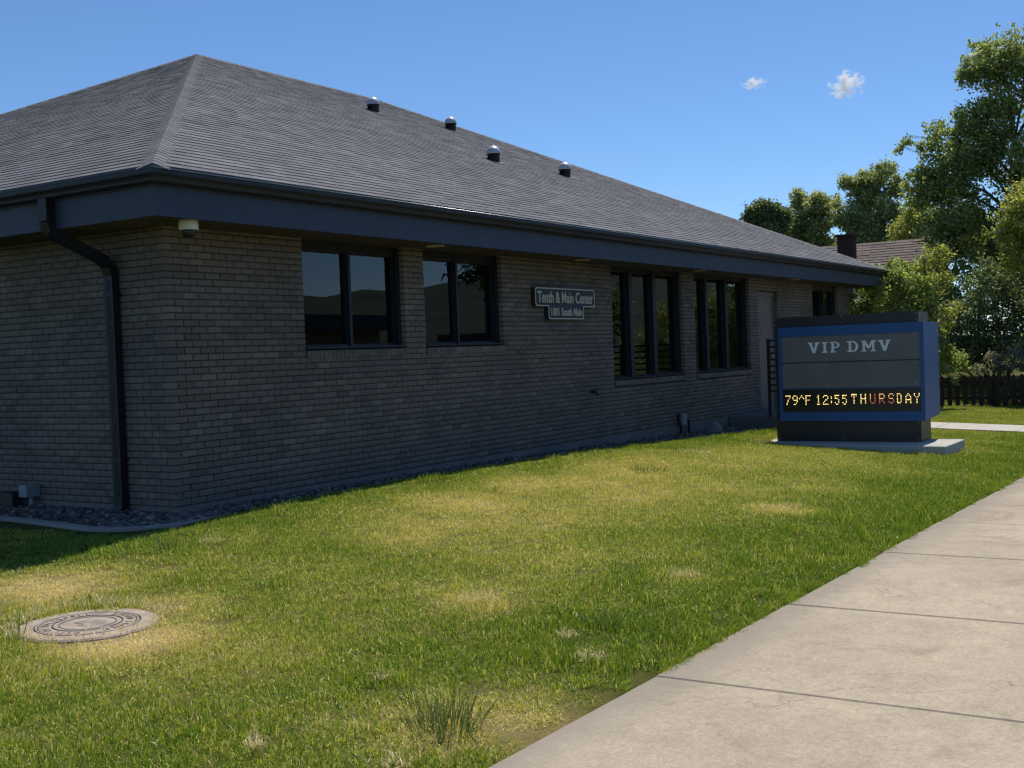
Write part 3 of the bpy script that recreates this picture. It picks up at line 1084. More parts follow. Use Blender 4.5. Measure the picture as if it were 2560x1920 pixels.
# ------------------------------------------------------------------ things on the building
cm = empty('security_camera', (-.13, -.49, zs))
tag(cm, 'white dome security camera hanging under the eave at the corner', 'camera')
MB().lathe([(.0, .0), (.088, .0), (.092, -.008), (.092, -.085), (.086, -.095), (.0, -.095)][::-1], 28).build('housing', M_white, cm, True)
MB().lathe([(.002, -.165), (.03, -.162), (.055, -.148), (.068, -.125), (.072, -.094)], 28).build('dome', M_smoke, cm, True)


def text_mesh(body, size, extrude, sx=1.0, offset=0.0, align='LEFT', space=1.0):
    cu = bpy.data.curves.new('txt', 'FONT')
    cu.body = body
    cu.size = size
    cu.extrude = extrude
    cu.offset = offset
    cu.align_x = align
    cu.space_character = space
    cu.resolution_u = 3
    o = bpy.data.objects.new('txt', cu)
    C.objects.link(o)
    dg = bpy.context.evaluated_depsgraph_get()
    me = bpy.data.meshes.new_from_object(o.evaluated_get(dg))
    bpy.data.objects.remove(o)
    bpy.data.curves.remove(cu)
    for v in me.vertices: v.co.x *= sx
    return me


def mesh_obj(name, me, mat, parent=None, mw=None):
    me.materials.clear(); me.materials.append(mat)
    o = bpy.data.objects.new(name, me)
    C.objects.link(o)
    if parent: o.parent = parent
    if mw: o.matrix_local = mw
    return o


# wall sign: stepped plaque
ws_ = empty('wall_sign', (7.625, 0, 2.08))
tag(ws_, 'stepped dark navy plaque reading Tenth & Main Center on brick wall', 'sign')
W1_, W2_, ZT, ZM, ZB = .895, .535, .245, -.035, -.225


def step_poly(i):
    r = .045
    a, b = W1_ - i, W2_ - i
    t, m, bo = ZT - i, ZM + i, ZB + i
    def arc(cx, cz, a0, a1):
        return [(cx + r * math.cos(R(a0 + (a1 - a0) * k / 4)), cz + r * math.sin(R(a0 + (a1 - a0) * k / 4))) for k in range(5)]
    p = arc(a - r, t - r, 0, 90) + arc(-a + r, t - r, 90, 180) + arc(-a + r, m + r, 180, 270)
    p += [(-b, m)] + arc(-b + r, bo + r, 180, 270) + arc(b - r, bo + r, 270, 360) + [(b, m)] + arc(a - r, m + r, 270, 360)
    return p


MB().prism(step_poly(0), -.001, -.075, 'y').build('board', M_navy, ws_)
op, ip = step_poly(.004), step_poly(.020)
n = len(op)
rim = MB()
rim.add([(p[0], -.079, p[1]) for p in op] + [(p[0], -.079, p[1]) for p in ip] + [(p[0], -.074, p[1]) for p in op] + [(p[0], -.074, p[1]) for p in ip],
        [(i, (i + 1) % n, n + (i + 1) % n, n + i) for i in range(n)] + [(i, 2 * n + i, 2 * n + (i + 1) % n, (i + 1) % n) for i in range(n)] + [(n + i, n + (i + 1) % n, 3 * n + (i + 1) % n, 3 * n + i) for i in range(n)])
rim.build('border', M_gold, ws_)
FACE = Matrix.Rotation(R(90), 4, 'X')
t1 = text_mesh('Tenth & Main Center', .235, .003, .70, .0042, 'CENTER', 1.02)
wid = max(v.co.x for v in t1.vertices) - min(v.co.x for v in t1.vertices)
for v in t1.vertices: v.co.x *= 1.66 / wid
mesh_obj('lettering', t1, M_gold, ws_, Matrix.Translation((0, -.079, .025)) @ FACE)
t2 = text_mesh('1001 South Main', .165, .003, .7, .003, 'CENTER', 1.02)
wid = max(v.co.x for v in t2.vertices) - min(v.co.x for v in t2.vertices)
for v in t2.vertices: v.co.x *= .93 / wid
mesh_obj('lettering', t2, M_gold, ws_, Matrix.Translation((0, -.079, -.165)) @ FACE)

# ------------------------------------------------------------------ marquee sign
SX = 10.9
ms = empty('marquee_sign', (SX, -3.3, -.42))
tag(ms, 'blue and black marquee sign reading VIP DMV above an amber LED line', 'sign')
ms.location = (0, 0, 0)
MB().cbox(PAD[0], PAD[1], PAD[2], PAD[3], -.62, -.235, .012).build('pad', M_pad, ms)
YL, YR = -2.12, -4.43
MB().box(SX, SX + .62, YR, YL, -.2345, 1.785).build('post_box', M_signblack, ms)
# thin lip sheet on the front of the black box, so seams show
MB().box(SX - .006, SX, YR - .004, YL + .004, .115 - .34, .095).build('skirt_panel', M_signblack, ms)
MB().box(SX - .006, SX, YR - .004, YL + .004, 1.64, 1.792).build('cap_panel', M_signblack, ms)
CF, CB_ = SX - .05, SX + .88
CL, CR = -2.20, -4.52
cz0, cz1 = .10, 1.625
cab = MB().add([(CF, CR, cz0), (CF, CL, cz0), (CF, CL, cz1), (CF, CR, cz1),
                (CB_, CR, cz0 + .05), (CB_, CL, cz0 + .05), (CB_, CL, cz1), (CB_, CR, cz1)],
               [(0, 1, 2, 3)[::-1], (4, 5, 6, 7), (0, 4, 7, 3)[::-1], (1, 5, 6, 2), (3, 7, 6, 2)[::-1], (0, 1, 5, 4)])
cabo = cab.build('cabinet', M_signblue, ms)
# raised frame round the face
fr = CF - .022
MB().box(fr, CF - .0005, CR, CL, 1.47, cz1).build('frame_rail', M_signblue, cabo)
MB().box(fr, CF - .0005, CR, CL, cz0, .245).build('frame_rail', M_signblue, cabo)
MB().box(fr, CF - .0005, CL - .055, CL, .2455, 1.4695).build('frame_rail', M_signblue, cabo)
MB().box(fr, CF - .0005, CR, CR + .06, .2455, 1.4695).build('frame_rail', M_signblue, cabo)
pf = CF - .010
p1 = MB().box(pf, CF - .0005, CR + .061, CL - .056, 1.055, 1.468).build('message_panel', M_signgrey, ms)
p2 = MB().box(pf, CF - .0005, CR + .061, CL - .056, .632, 1.035).build('message_panel', M_signgrey, ms)
MB().box(CF - .004, CF - .0004, CR + .061, CL - .056, 1.036, 1.054).build('panel_gap', M_signblack, ms)
led = MB().box(CF - .008, CF - .0005, CR + .061, CL - .056, .247, .610).build('led_display', M_led, ms)


def screw(parent, y, z, x=None, r=.010):
    MB().lathe([(r, 0), (r * .8, .004), (r * .3, .006)], 8).build('screw', M_screw, parent, True).matrix_local = Matrix.Translation((pf if x is None else x, y, z)) @ Matrix.Rotation(R(-90), 4, 'Y')


for (zz, par) in ((1.435, p1), (1.10, p1), (1.0, p2), (.67, p2)):
    for k in range(4):
        screw(par, CL - .11 - k * .69, zz)
for y in (YL - .03, YL - 1.12, YR + .03):
    for zz in (1.765, 1.665): screw(ms, y, zz, SX - .006, .009)
    for zz in (.075, -.2): screw(ms, y, zz, SX - .006, .009)


# slab-serif letters V I P D M V
def stroke(p, q, w):
    (a, b), (c, d) = p, q
    return [(a - w / 2, b), (a + w / 2, b), (c + w / 2, d), (c - w / 2, d)]


def bar(x0, x1, z0, z1):
    return [(x0, z0), (x1, z0), (x1, z1), (x0, z1)]


def bowl(cx, cz, rx_, rz, tx, tz):
    res = []
    n = 10
    for k in range(n):
        a0, a1 = math.pi / 2 - math.pi * k / n, math.pi / 2 - math.pi * (k + 1) / n
        o0 = (cx + rx_ * math.cos(a0), cz + rz * math.sin(a0)); o1 = (cx + rx_ * math.cos(a1), cz + rz * math.sin(a1))
        i0 = (cx + (rx_ - tx) * math.cos(a0), cz + (rz - tz) * math.sin(a0)); i1 = (cx + (rx_ - tx) * math.cos(a1), cz + (rz - tz) * math.sin(a1))
        res.append([i1, o1, o0, i0])
    return res


GL = {
    'V': (1.0, [stroke((.50, 0), (.20, 1), .22), stroke((.50, 0), (.80, 1), .22), bar(.02, .40, .88, 1), bar(.60, .98, .88, 1)]),
    'I': (.50, [bar(.15, .35, 0, 1), bar(.02, .48, 0, .12), bar(.02, .48, .88, 1)]),
    'P': (.82, [bar(.14, .34, 0, 1), bar(.02, .46, 0, .12), bar(.02, .45, .88, 1), bar(.34, .45, .40, .52)] + bowl(.45, .70, .35, .30, .19, .12)),
    'D': (.95, [bar(.14, .34, 0, 1), bar(.02, .45, 0, .12), bar(.02, .45, .88, 1)] + bowl(.45, .5, .45, .5, .20, .12)),
    'M': (1.2, [bar(.14, .32, 0, 1), bar(.88, 1.06, 0, 1), bar(.02, .44, 0, .12), bar(.76, 1.18, 0, .12), stroke((.60, .28), (.26, 1), .20), stroke((.60, .28), (.94, 1), .20), bar(.02, .20, .88, 1), bar(1.0, 1.18, .88, 1)]),
}


def letters(txt, y_start, z0, h, sx, gap, parent, mat, x_face):
    y = y_start
    for ch in txt:
        if ch == ' ':
            y -= .42 * h * sx; continue
        w, polys = GL[ch]
        mb = MB()
        for i, poly in enumerate(polys):
            d = x_face - .004 - .0003 * i
            mb.prism([(y - px * h * sx, z0 + pz * h) for px, pz in poly], d, x_face - .0003, 'x')
        mb.build('letter', mat, parent)
        y -= (w * sx + gap) * h


letters('VIP DMV', -2.695, 1.195, .172, 1.16, .18, p1, M_letter, pf)

F57 = {'7': ['11111', '00001', '00010', '00100', '00100', '01000', '01000'], '9': ['01110', '10001', '10001', '01111', '00001', '00010', '01100'],
       '^': ['00100', '01010', '10001', '00000', '00000', '00000', '00000'], 'F': ['11111', '10000', '10000', '11110', '10000', '10000', '10000'],
       '1': ['00100', '01100', '00100', '00100', '00100', '00100', '01110'], '2': ['01110', '10001', '00001', '00110', '01000', '10000', '11111'],
       ':': ['000', '010', '010', '000', '010', '010', '000'], '5': ['1111', '1000', '1110', '0001', '0001', '1001', '0110'],
       'T': ['11111', '10101', '00100', '00100', '00100', '00100', '00100'], 'H': ['10001', '10001', '10001', '11111', '10001', '10001', '10001'],
       'U': ['10001', '10001', '10001', '10001', '10001', '10001', '01110'], 'R': ['11110', '10001', '10001', '11110', '10100', '10010', '10001'],
       'S': ['01110', '10001', '10000', '01110', '00001', '10001', '01110'], 'D': ['1110', '1001', '1001', '1001', '1001', '1001', '1110'],
       'A': ['00100', '01010', '10001', '10001', '11111', '10001', '10001'], 'Y': ['10001', '10001', '01010', '00100', '00100', '00100', '00100']}
LED = [('7', 50, 0), ('9', 140, 0), ('^', 222, 0), ('F', 303, 0), ('1', 432, 0), ('2', 520, 0), (':', 603, 0), ('5', 665, 0), ('5', 757, 0),
       ('T', 865, 1), ('H', 975, 1), ('U', 1087, 1), ('R', 1195, 1), ('S', 1303, 1), ('D', 1402, 1), ('A', 1500, 1), ('Y', 1597, 1)]
xf = CF - .009
for ch, px, raise_ in LED:
    g = F57[ch]
    ys = -2.262 - (px - 20) * .001328
    pitch_ = .0178 if len(g[0]) == 5 else .0185
    zt = .507 + (.012 if raise_ else 0)
    by = {}
    for r_, row in enumerate(g):
        for c__, b in enumerate(row):
            if b == '1':
                m = M_ledY
                if ch in 'URS': m = M_ledO if r_ < 4 else M_ledR
                elif random.random() < .22: m = M_ledO
                if ch == 'U' and c__ > 2: m = M_ledR
                by.setdefault(m.name, (m, MB()))[1].lathe([(.0066, 0), (.0058, .003), (.0001, .0035)], 8, (0, 0, 0)).v
                mb = by[m.name][1]
                k = len(mb.v) - 24
                cy, cz_ = ys - c__ * pitch_, zt - r_ * .0232
                for q in range(k, len(mb.v)):
                    a, b2, c3 = mb.v[q]
                    mb.v[q] = (xf - c3, cy + a, cz_ + b2)
    for m, mb in by.values():
        tag(mb.build('led_dots', m, led), kind='stuff')

# ------------------------------------------------------------------ manhole cover
zc = float(lawn_z(*MAN)) + .012
mh = empty('manhole_cover', (MAN[0], MAN[1], zc))
tag(mh, 'round rusty iron manhole cover set in the grass', 'manhole cover')
gx_ = float(lawn_z(MAN[0] + .4, MAN[1]) - lawn_z(MAN[0] - .4, MAN[1])) / .8
gy_ = float(lawn_z(MAN[0], MAN[1] + .4) - lawn_z(MAN[0], MAN[1] - .4)) / .8
mh.rotation_euler = (math.atan(gy_) - R(.8), -math.atan(gx_) + R(.9), 0)
mh.location.z = zc
MB().lathe([(.425, -.08), (.425, -.012), (.415, -.002), (.405, 0), (.318, 0), (.316, -.010), (.308, -.010), (.306, 0.0)], 56).build('ring', M_iron, mh)
MB().lathe([(.3055, -.012), (.3055, .001), (.296, .001), (.294, -.004), (.212, -.004), (.21, .002), (.203, .002), (.201, -.003), (.176, -.003), (.174, .002), (.168, .002), (.166, -.002), (.001, -.001)], 56).build('lid', M_iron2, mh)
gr_ = MB()
for r0, r1, z in ((.307, .317, -.008), (.2875, .2955, .0005), (.2035, .2105, .0045), (.166, .171, .0035)):
    n = 64
    for k in range(n):
        t0, t1 = 2 * math.pi * k / n, 2 * math.pi * (k + 1) / n
        if r0 > .2 and r0 < .3 and (k % 32) in (13, 14, 15): continue
        gr_.add([(r0 * math.cos(t0), r0 * math.sin(t0), z), (r1 * math.cos(t0), r1 * math.sin(t0), z), (r1 * math.cos(t1), r1 * math.sin(t1), z), (r0 * math.cos(t1), r0 * math.sin(t1), z)], [(0, 1, 2, 3)])
gr_.build('groove', M_irondark, mh)


def arc_text(txt, r_, a_mid, span, size, flip=False):
    n = len(txt)
    for i, ch in enumerate(txt):
        if ch == ' ': continue
        a = a_mid + span * (.5 - i / (n - 1)) * (1 if not flip else -1)
        me = text_mesh(ch, size, .002, .95, .0012, 'CENTER')
        m = Matrix.Rotation(a, 4, 'Z') @ Matrix.Translation((r_, 0, -.001)) @ Matrix.Rotation(R(-90 if not flip else 90), 4, 'Z')
        mesh_obj('letter', me, M_irondark, mh, m)


# reading from the near left side round to the far side, and the second word facing it
A0 = R(135)
arc_text('CITY OF KALISPELL', .232, A0, R(165), .062)
arc_text('STORM SEWER', .232, A0 - math.pi, R(115), .062)
em = MB()
def strip(pts, w, z=.0022):
    for (a, b), (c, d) in zip(pts[:-1], pts[1:]):
        v = Vector((c - a, d - b)); nrm = Vector((-v.y, v.x)).normalized() * w / 2
        em.add([(a - nrm.x, b - nrm.y, z), (c - nrm.x, d - nrm.y, z), (c + nrm.x, d + nrm.y, z), (a + nrm.x, b + nrm.y, z)], [(0, 1, 2, 3)])
        z += .00005
ca, sa = math.cos(A0 - R(90)), math.sin(A0 - R(90))
def rt2(pts): return [(x * ca - y * sa, x * sa + y * ca) for x, y in pts]
strip(rt2([(-.11, -.01), (-.05, .055), (-.02, .02), (.03, .085), (.10, .0)]), .006)
for k in range(5):
    strip(rt2([(-.10 + .012 * k, -.03 - .018 * k), (-.04, -.025 - .018 * k), (.02, -.033 - .018 * k), (.10 - .012 * k, -.028 - .018 * k)]), .004)
strip(rt2([(-.06, .035), (-.045, .01), (-.05, -.01)]), .004)
strip(rt2([(.03, .075), (.045, .03), (.03, .0)]), .004)
em.build('emblem', plain('iron_line', (0.15, 0.12, 0.105), .9), mh)

# ------------------------------------------------------------------ gravel, edging
EDGE = [(-.80, 9.0), (-.80, 4.0), (-.82, 1.6), (-.92, .6), (-1.0, .0), (-.93, -.32), (-.75, -.54), (-.45, -.66), (.05, -.70), (.75, -.67), (1.7, -.66), (3.5, -.66), (6, -.66), (9, -.67), (12, -.70), (13.99, -.74)]


def smooth_line(pts, n=8):
    P = [Vector(p) for p in pts]
    out = []
    for i in range(len(P) - 1):
        p0, p1, p2, p3 = P[max(i - 1, 0)], P[i], P[i + 1], P[min(i + 2, len(P) - 1)]
        for k in range(n):
            t = k / n
            out.append(.5 * ((2 * p1) + (p2 - p0) * t + (2 * p0 - 5 * p1 + 4 * p2 - p3) * t * t + (3 * p1 - p0 - 3 * p2 + p3) * t ** 3))
    out.append(P[-1])
    return out


el = smooth_line(EDGE)
ez = lambda x: float(np.interp(x, [-1, 1, 3, 6, 9, 12, 14], [-.045, -.042, -.045, -.075, -.135, -.20, -.24]))
prof = [(-.055, -.12), (-.055, -.012), (-.045, -.002), (-.008, -.002), (-.003, -.014), (.003, -.014), (.008, .0), (.045, .0), (.055, -.012), (.055, -.12)]
mb = MB()
for i, p in enumerate(el):
    d = (el[min(i + 1, len(el) - 1)] - el[max(i - 1, 0)]).normalized()
    nrm = Vector((-d.y, d.x))
    for o_, z in prof:
        q = p + nrm * o_
        mb.v.append((q.x, q.y, ez(p.x) + z))
m = len(prof)
for i in range(len(el) - 1):
    for k in range(m - 1):
        mb.f.append((i * m + k, i * m + k + 1, (i + 1) * m + k + 1, (i + 1) * m + k))
eo = mb.build('edging', M_edge)
tag(eo, 'curved concrete mowing edge round the gravel bed', 'edging', kind='structure')

# stones
ico = bmesh.new()
bmesh.ops.create_icosphere(ico, subdivisions=1, radius=1)
IV = np.array([v.co[:] for v in ico.verts]); IF = np.array([[v.index for v in f.verts] for f in ico.faces])
ico.free()


def in_bed(x, y):
    if y < 0:
        if x > 13.98: return False
        if x > .05: return y > -.60
    if x > .0 and y >= 0: return False
    if y >= 0: return x > -.74 - (.1 if y < .8 else 0)
    # rounded corner
    return (x > -.90 and y > -.60 and (x + y) > -1.20)


VV, FF = [], []
cnt = 0
while cnt < 6500:
    if random.random() < .42: x, y = random.uniform(-.9, .0), random.uniform(-.6, 4.5)
    else: x, y = random.uniform(-.9, 14), random.uniform(-.6, 0)
    if not in_bed(x, y): continue
    s = random.uniform(.013, .033) * (1.35 if random.random() < .12 else 1)
    sc = np.array([s * random.uniform(.8, 1.5), s * random.uniform(.8, 1.3), s * random.uniform(.45, .8)])
    v = IV * (1 + rng.normal(0, .10, (len(IV), 1))) * sc
    q = Matrix.Rotation(random.uniform(0, 6.3), 3, 'Z') @ Matrix.Rotation(random.uniform(-.5, .5), 3, 'X')
    v = v @ np.array(q).T
    b = float(bed_z(x)) + random.uniform(-.012, .018)
    VV.append(v + [x, y, b])
    FF.append(IF + len(IV) * cnt)
    cnt += 1
go = quads_obj('gravel', np.concatenate(VV), np.concatenate(FF), M_stone)
go.data.polygons.foreach_set('use_smooth', [True] * len(go.data.polygons))
tag(go, 'grey river stone gravel in the bed along the brick walls', 'gravel', kind='stuff')
mb = MB()
for a in np.arange(-1, 14, .5):
    b = min(a + .5, 14)
    y1_ = 5.0 if a < 0 else 0.01
    mb.add([(a, -.66, float(bed_z(a)) - .012), (b, -.66, float(bed_z(b)) - .012), (b, y1_, float(bed_z(b)) - .012), (a, y1_, float(bed_z(a)) - .012)], [(0, 1, 2, 3)])
mb.v = [(max(x, -.95 if y > -.3 else -.75), y, z) for x, y, z in mb.v]
tag(mb.build('gravel_bed', plain('bed_soil', (.06, .052, .045), 1, .3, 20)), 'dark soil under the gravel along the wall', 'soil', kind='structure')

# boulder, tap, conduit box, utility box
bo = bmesh.new()
bmesh.ops.create_icosphere(bo, subdivisions=3, radius=1)
for v in bo.verts:
    n_ = 1 + .12 * math.sin(v.co.x * 3 + 1) * math.cos(v.co.y * 2.6) + .06 * math.sin(v.co.z * 7 + v.co.x * 5)
    v.co = Vector((v.co.x * .22, v.co.y * .16, v.co.z * .14)) * n_
me = bpy.data.meshes.new('boulder'); bo.to_mesh(me); bo.free()
me.materials.append(plain('boulder_rock', (.20, .18, .165), .85, .25, 14, bumps=.4))
me.polygons.foreach_set('use_smooth', [True] * len(me.polygons))
o = bpy.data.objects.new('boulder', me); C.objects.link(o); o.location = (12.25, -.42, -.17)
tag(o, 'smooth grey boulder lying at the wall base near the conduit box', 'boulder')

hb = empty('hose_tap', (8.44, 0, .724))
tag(hb, 'small dark hose tap on the brick wall below the plaque', 'tap')
MB().tube([(0, .01, 0), (0, -.07, 0), (0, -.10, -.02), (0, -.115, -.06)], [.018, .02, .018, .015]).build('spout', M_black, hb, True)
MB().lathe([(.001, 0), (.035, 0), (.035, .008), (.001, .010)], 10, (0, -.075, .045)).tube([(0, -.075, .0), (0, -.075, .05)], .007).build('handle', M_black, hb)

cb = empty('conduit_box', (11.66, 0, .06))
tag(cb, 'grey electrical box with two bent conduits low on the brick wall', 'electrical box')
MB().cbox(-.03, .14, -.10, -.001, -.08, .12, .006).build('box', M_box, cb)
MB().tube([(-.06, -.04, .13), (-.06, -.04, -.02), (-.02, -.05, -.12), (-.04, -.05, -.3)], .022).build('conduit', M_black, cb, True)
MB().tube([(.14, -.04, .0), (.30, -.04, .0), (.34, -.04, -.03), (.34, -.04, -.3)], .016).build('conduit', M_black, cb, True)

ub = empty('utility_box', (-.09, 2.15, .1))
tag(ub, 'small grey utility box on a stub post by the left wall', 'utility box')
MB().cbox(-.09, .085, -.06, .075, -.05, .075, .005).build('box', M_box, ub)
MB().tube([(0, -.01, -.05), (0, -.01, -.25)], .024).build('post', M_box, ub, True)
mb = MB().cbox(-.14, .0, .12, .34, -.2, .0, .01)
mb.build('meter_base', M_black, ub)

# railing beside the landing
rl = empty('railing', (14.0, -.9, -.02))
tag(rl, 'black metal railing with horizontal bars beside the landing', 'railing')
for y in (0.04, -1.1, -2.3):
    MB().box(-.03, .03, y - .03, y + .03, -.35 if y < -.6 else 0, 1.49).build('post', M_black, rl)
for k in range(9):
    z = 1.455 - .122 * k
    MB().box(-.018, .018, -2.27, .01, z - .018, z + .018).build('bar', M_black, rl)

# ------------------------------------------------------------------ background house
hs = empty('neighbour_house', (36, 2.0, -.6))
tag(hs, 'neighbouring house with brown shingle gable roof beyond the shrubs', 'house')
hs.location = (0, 0, 0)
RX, RZ, RY0, RY1 = 36.6, 4.93, 1.1, 12.0
EX, EZ = 32.6, 2.5
MB().box(33.0, 40.2, RY0 + .4, RY1 - .4, -.7, 2.55).build('wall', M_hwall, hs)
gb = MB()
for y in (RY0 + .4, RY1 - .4):
    gb.add([(33.0, y, 2.55), (40.2, y, 2.55), (RX, y, 4.7)], [(0, 1, 2)])
gb.build('gable', M_hwall, hs)
hr = MB()
hr.add([(EX, RY0, EZ), (EX, RY1, EZ), (RX, RY1, RZ), (RX, RY0, RZ), (40.6, RY0, EZ), (40.6, RY1, EZ), (EX, RY0, EZ - .15), (EX, RY1, EZ - .15), (RX, RY0, RZ - .15), (RX, RY1, RZ - .15), (40.6, RY0, EZ - .15), (40.6, RY1, EZ - .15)],
       [(3, 2, 1, 0), (2, 3, 4, 5), (0, 1, 7, 6), (0, 6, 8, 3), (3, 8, 10, 4), (1, 2, 9, 7), (6, 7, 9, 8), (8, 9, 11, 10)])
hro = hr.build('roof', M_shingle_n, hs)
sf = MB()
sl = Vector((RX - EX, 0, RZ - EZ)); sll = sl.length; sl.normalize(); sn = Vector((-sl.z, 0, sl.x))
r = 0
while r * .2 < sll - .05:
    y = RY0 - random.uniform(0, .4)
    while y < RY1:
        w_ = random.uniform(.3, .6)
        a, b = max(y, RY0) + .005, min(y + w_, RY1) - .005
        y += w_
        if b - a < .03: continue
        p0 = Vector((EX, 0, EZ)) + sl * (r * .2)
        p1_ = p0 + sl * .215
        lf = random.uniform(.015, .026)
        sf.add([(p0.x, a, p0.z), (p0.x, b, p0.z), (p0.x + sn.x * lf, b, p0.z + sn.z * lf), (p0.x + sn.x * lf, a, p0.z + sn.z * lf), (p1_.x + sn.x * .003, a, p1_.z + sn.z * .003), (p1_.x + sn.x * .003, b, p1_.z + sn.z * .003)],
               [(0, 3, 2, 1), (3, 4, 5, 2)])
    r += 1
tag(sf.build('shingle_field', M_shingle_n, hro), kind='stuff')
ch_ = MB()
zc_, rr = 3.1, 0
while zc_ < 5.05:
    ch_.box(33.75 + random.uniform(-.008, .008), 34.32, 3.32, 3.84 + random.uniform(-.008, .008), zc_, zc_ + .07)
    zc_ += .08
ch_.box(33.77, 34.30, 3.34, 3.82, 3.0, 5.06).box(33.68, 34.39, 3.25, 3.91, 5.06, 5.13)
ch_.build('chimney', M_chim, hs)
for y in (2.4, 5.4, 8.6):
    wn_ = MB().box(32.96, 33.02, y, y + 1.1, .7, 2.0).build('window', M_white, hs)
    MB().box(32.945, 32.97, y + .07, y + 1.03, .77, 1.93).build('pane', M_glass, wn_)

# picket fence
fp0, fp1 = Vector((25.6, 2.0)), Vector((24.9, -9.0))
fz = lambda p: -.50
fd = (fp1 - fp0); fl_ = fd.length; fd.normalize(); fn = Vector((-fd.y, fd.x))
pf_ = empty('picket_fence', (fp0.x, fp0.y, -.5))
tag(pf_, 'low dark brown picket fence in front of the shrubs', 'fence')
pf_.location = (0, 0, 0)
pk = None
k = 0
while k * .205 < fl_:
    p = fp0 + fd * (k * .205)
    if pk is None:
        q = MB()
        poly = [(-.057, .03), (.057, .03), (.057, .78), (.0, .84), (-.057, .78)]
        v = []
        for t_ in (-.012, .012):
            for s, z in poly: v.append((fd.x * s + fn.x * t_, fd.y * s + fn.y * t_, z))
        q.add(v, [(4, 3, 2, 1, 0), (5, 6, 7, 8, 9)] + [(i, (i + 1) % 5, 5 + (i + 1) % 5, 5 + i) for i in range(5)])
        pk = q.build('picket', M_fence, pf_)
        ob = pk
    else:
        ob = pk.copy(); C.objects.link(ob)
    ob.location = (p.x, p.y, fz(p) + random.uniform(-.015, .015))
    ob.rotation_euler.z = random.uniform(-.03, .03)
    k += 1
for z in (.18, .62):
    a, b = fp0 + fn * .014, fp1 + fn * .014
    c, d = fp0 + fn * .05, fp1 + fn * .05
    MB().add([(a.x, a.y, z - .5), (b.x, b.y, z - .5), (d.x, d.y, z - .5), (c.x, c.y, z - .5), (a.x, a.y, z - .41), (b.x, b.y, z - .41), (d.x, d.y, z - .41), (c.x, c.y, z - .41)],
             [(3, 2, 1, 0), (4, 5, 6, 7), (0, 1, 5, 4), (1, 2, 6, 5), (2, 3, 7, 6), (3, 0, 4, 7)]).build('rail', M_fence, pf_)
for s in np.arange(0, fl_, 2.4):
    p = fp0 + fd * float(s) + fn * .1
    MB().box(p.x - .045, p.x + .045, p.y - .045, p.y + .045, -.6, .30).build('post', M_fence, pf_)


# ------------------------------------------------------------------ trees and shrubs
def leaves(lobes, count, size, droop=.3, shell=.55):
    """leaf faces gathered on many small twig clusters inside the lobes"""
    vol = np.array([l[3] ** 2.2 for l in lobes]); vol = vol / vol.sum()
    ncl = max(12, count // 26)
    which = rng.choice(len(lobes), ncl, p=vol)
    LB = np.array(lobes)
    d = rng.normal(size=(ncl, 3)); d /= np.linalg.norm(d, axis=1, keepdims=True)
    rad = rng.uniform(shell ** 3, 1.12, ncl) ** (1 / 3)
    cen = LB[which, :3] + d * (rad * LB[which, 3])[:, None] * np.array([1, 1, .85])
    csz = LB[which, 3] * rng.uniform(.12, .30, ncl) + size * .8
    per = count // ncl
    pc = np.repeat(cen, per, 0) + rng.normal(size=(ncl * per, 3)) * np.repeat(csz, per)[:, None] * .62
    n = len(pc)
    nr = rng.normal(size=(n, 3)) + np.array([0, 0, .8]); nr /= np.linalg.norm(nr, axis=1, keepdims=True)
    ax = rng.normal(size=(n, 3)); ax[:, 2] -= droop
    ax -= nr * (ax * nr).sum(1, keepdims=True); ax /= np.linalg.norm(ax, axis=1, keepdims=True)
    bx_ = np.cross(nr, ax)
    s = size * rng.uniform(.6, 1.3, n)[:, None]
    V = np.stack([pc - ax * s * .55, pc + bx_ * s * .34 + nr * s * .08, pc + ax * s * .6, pc - bx_ * s * .34 + nr * s * .08], 1).reshape(-1, 3)
    F = np.arange(n * 4).reshape(n, 4)
    return V, F


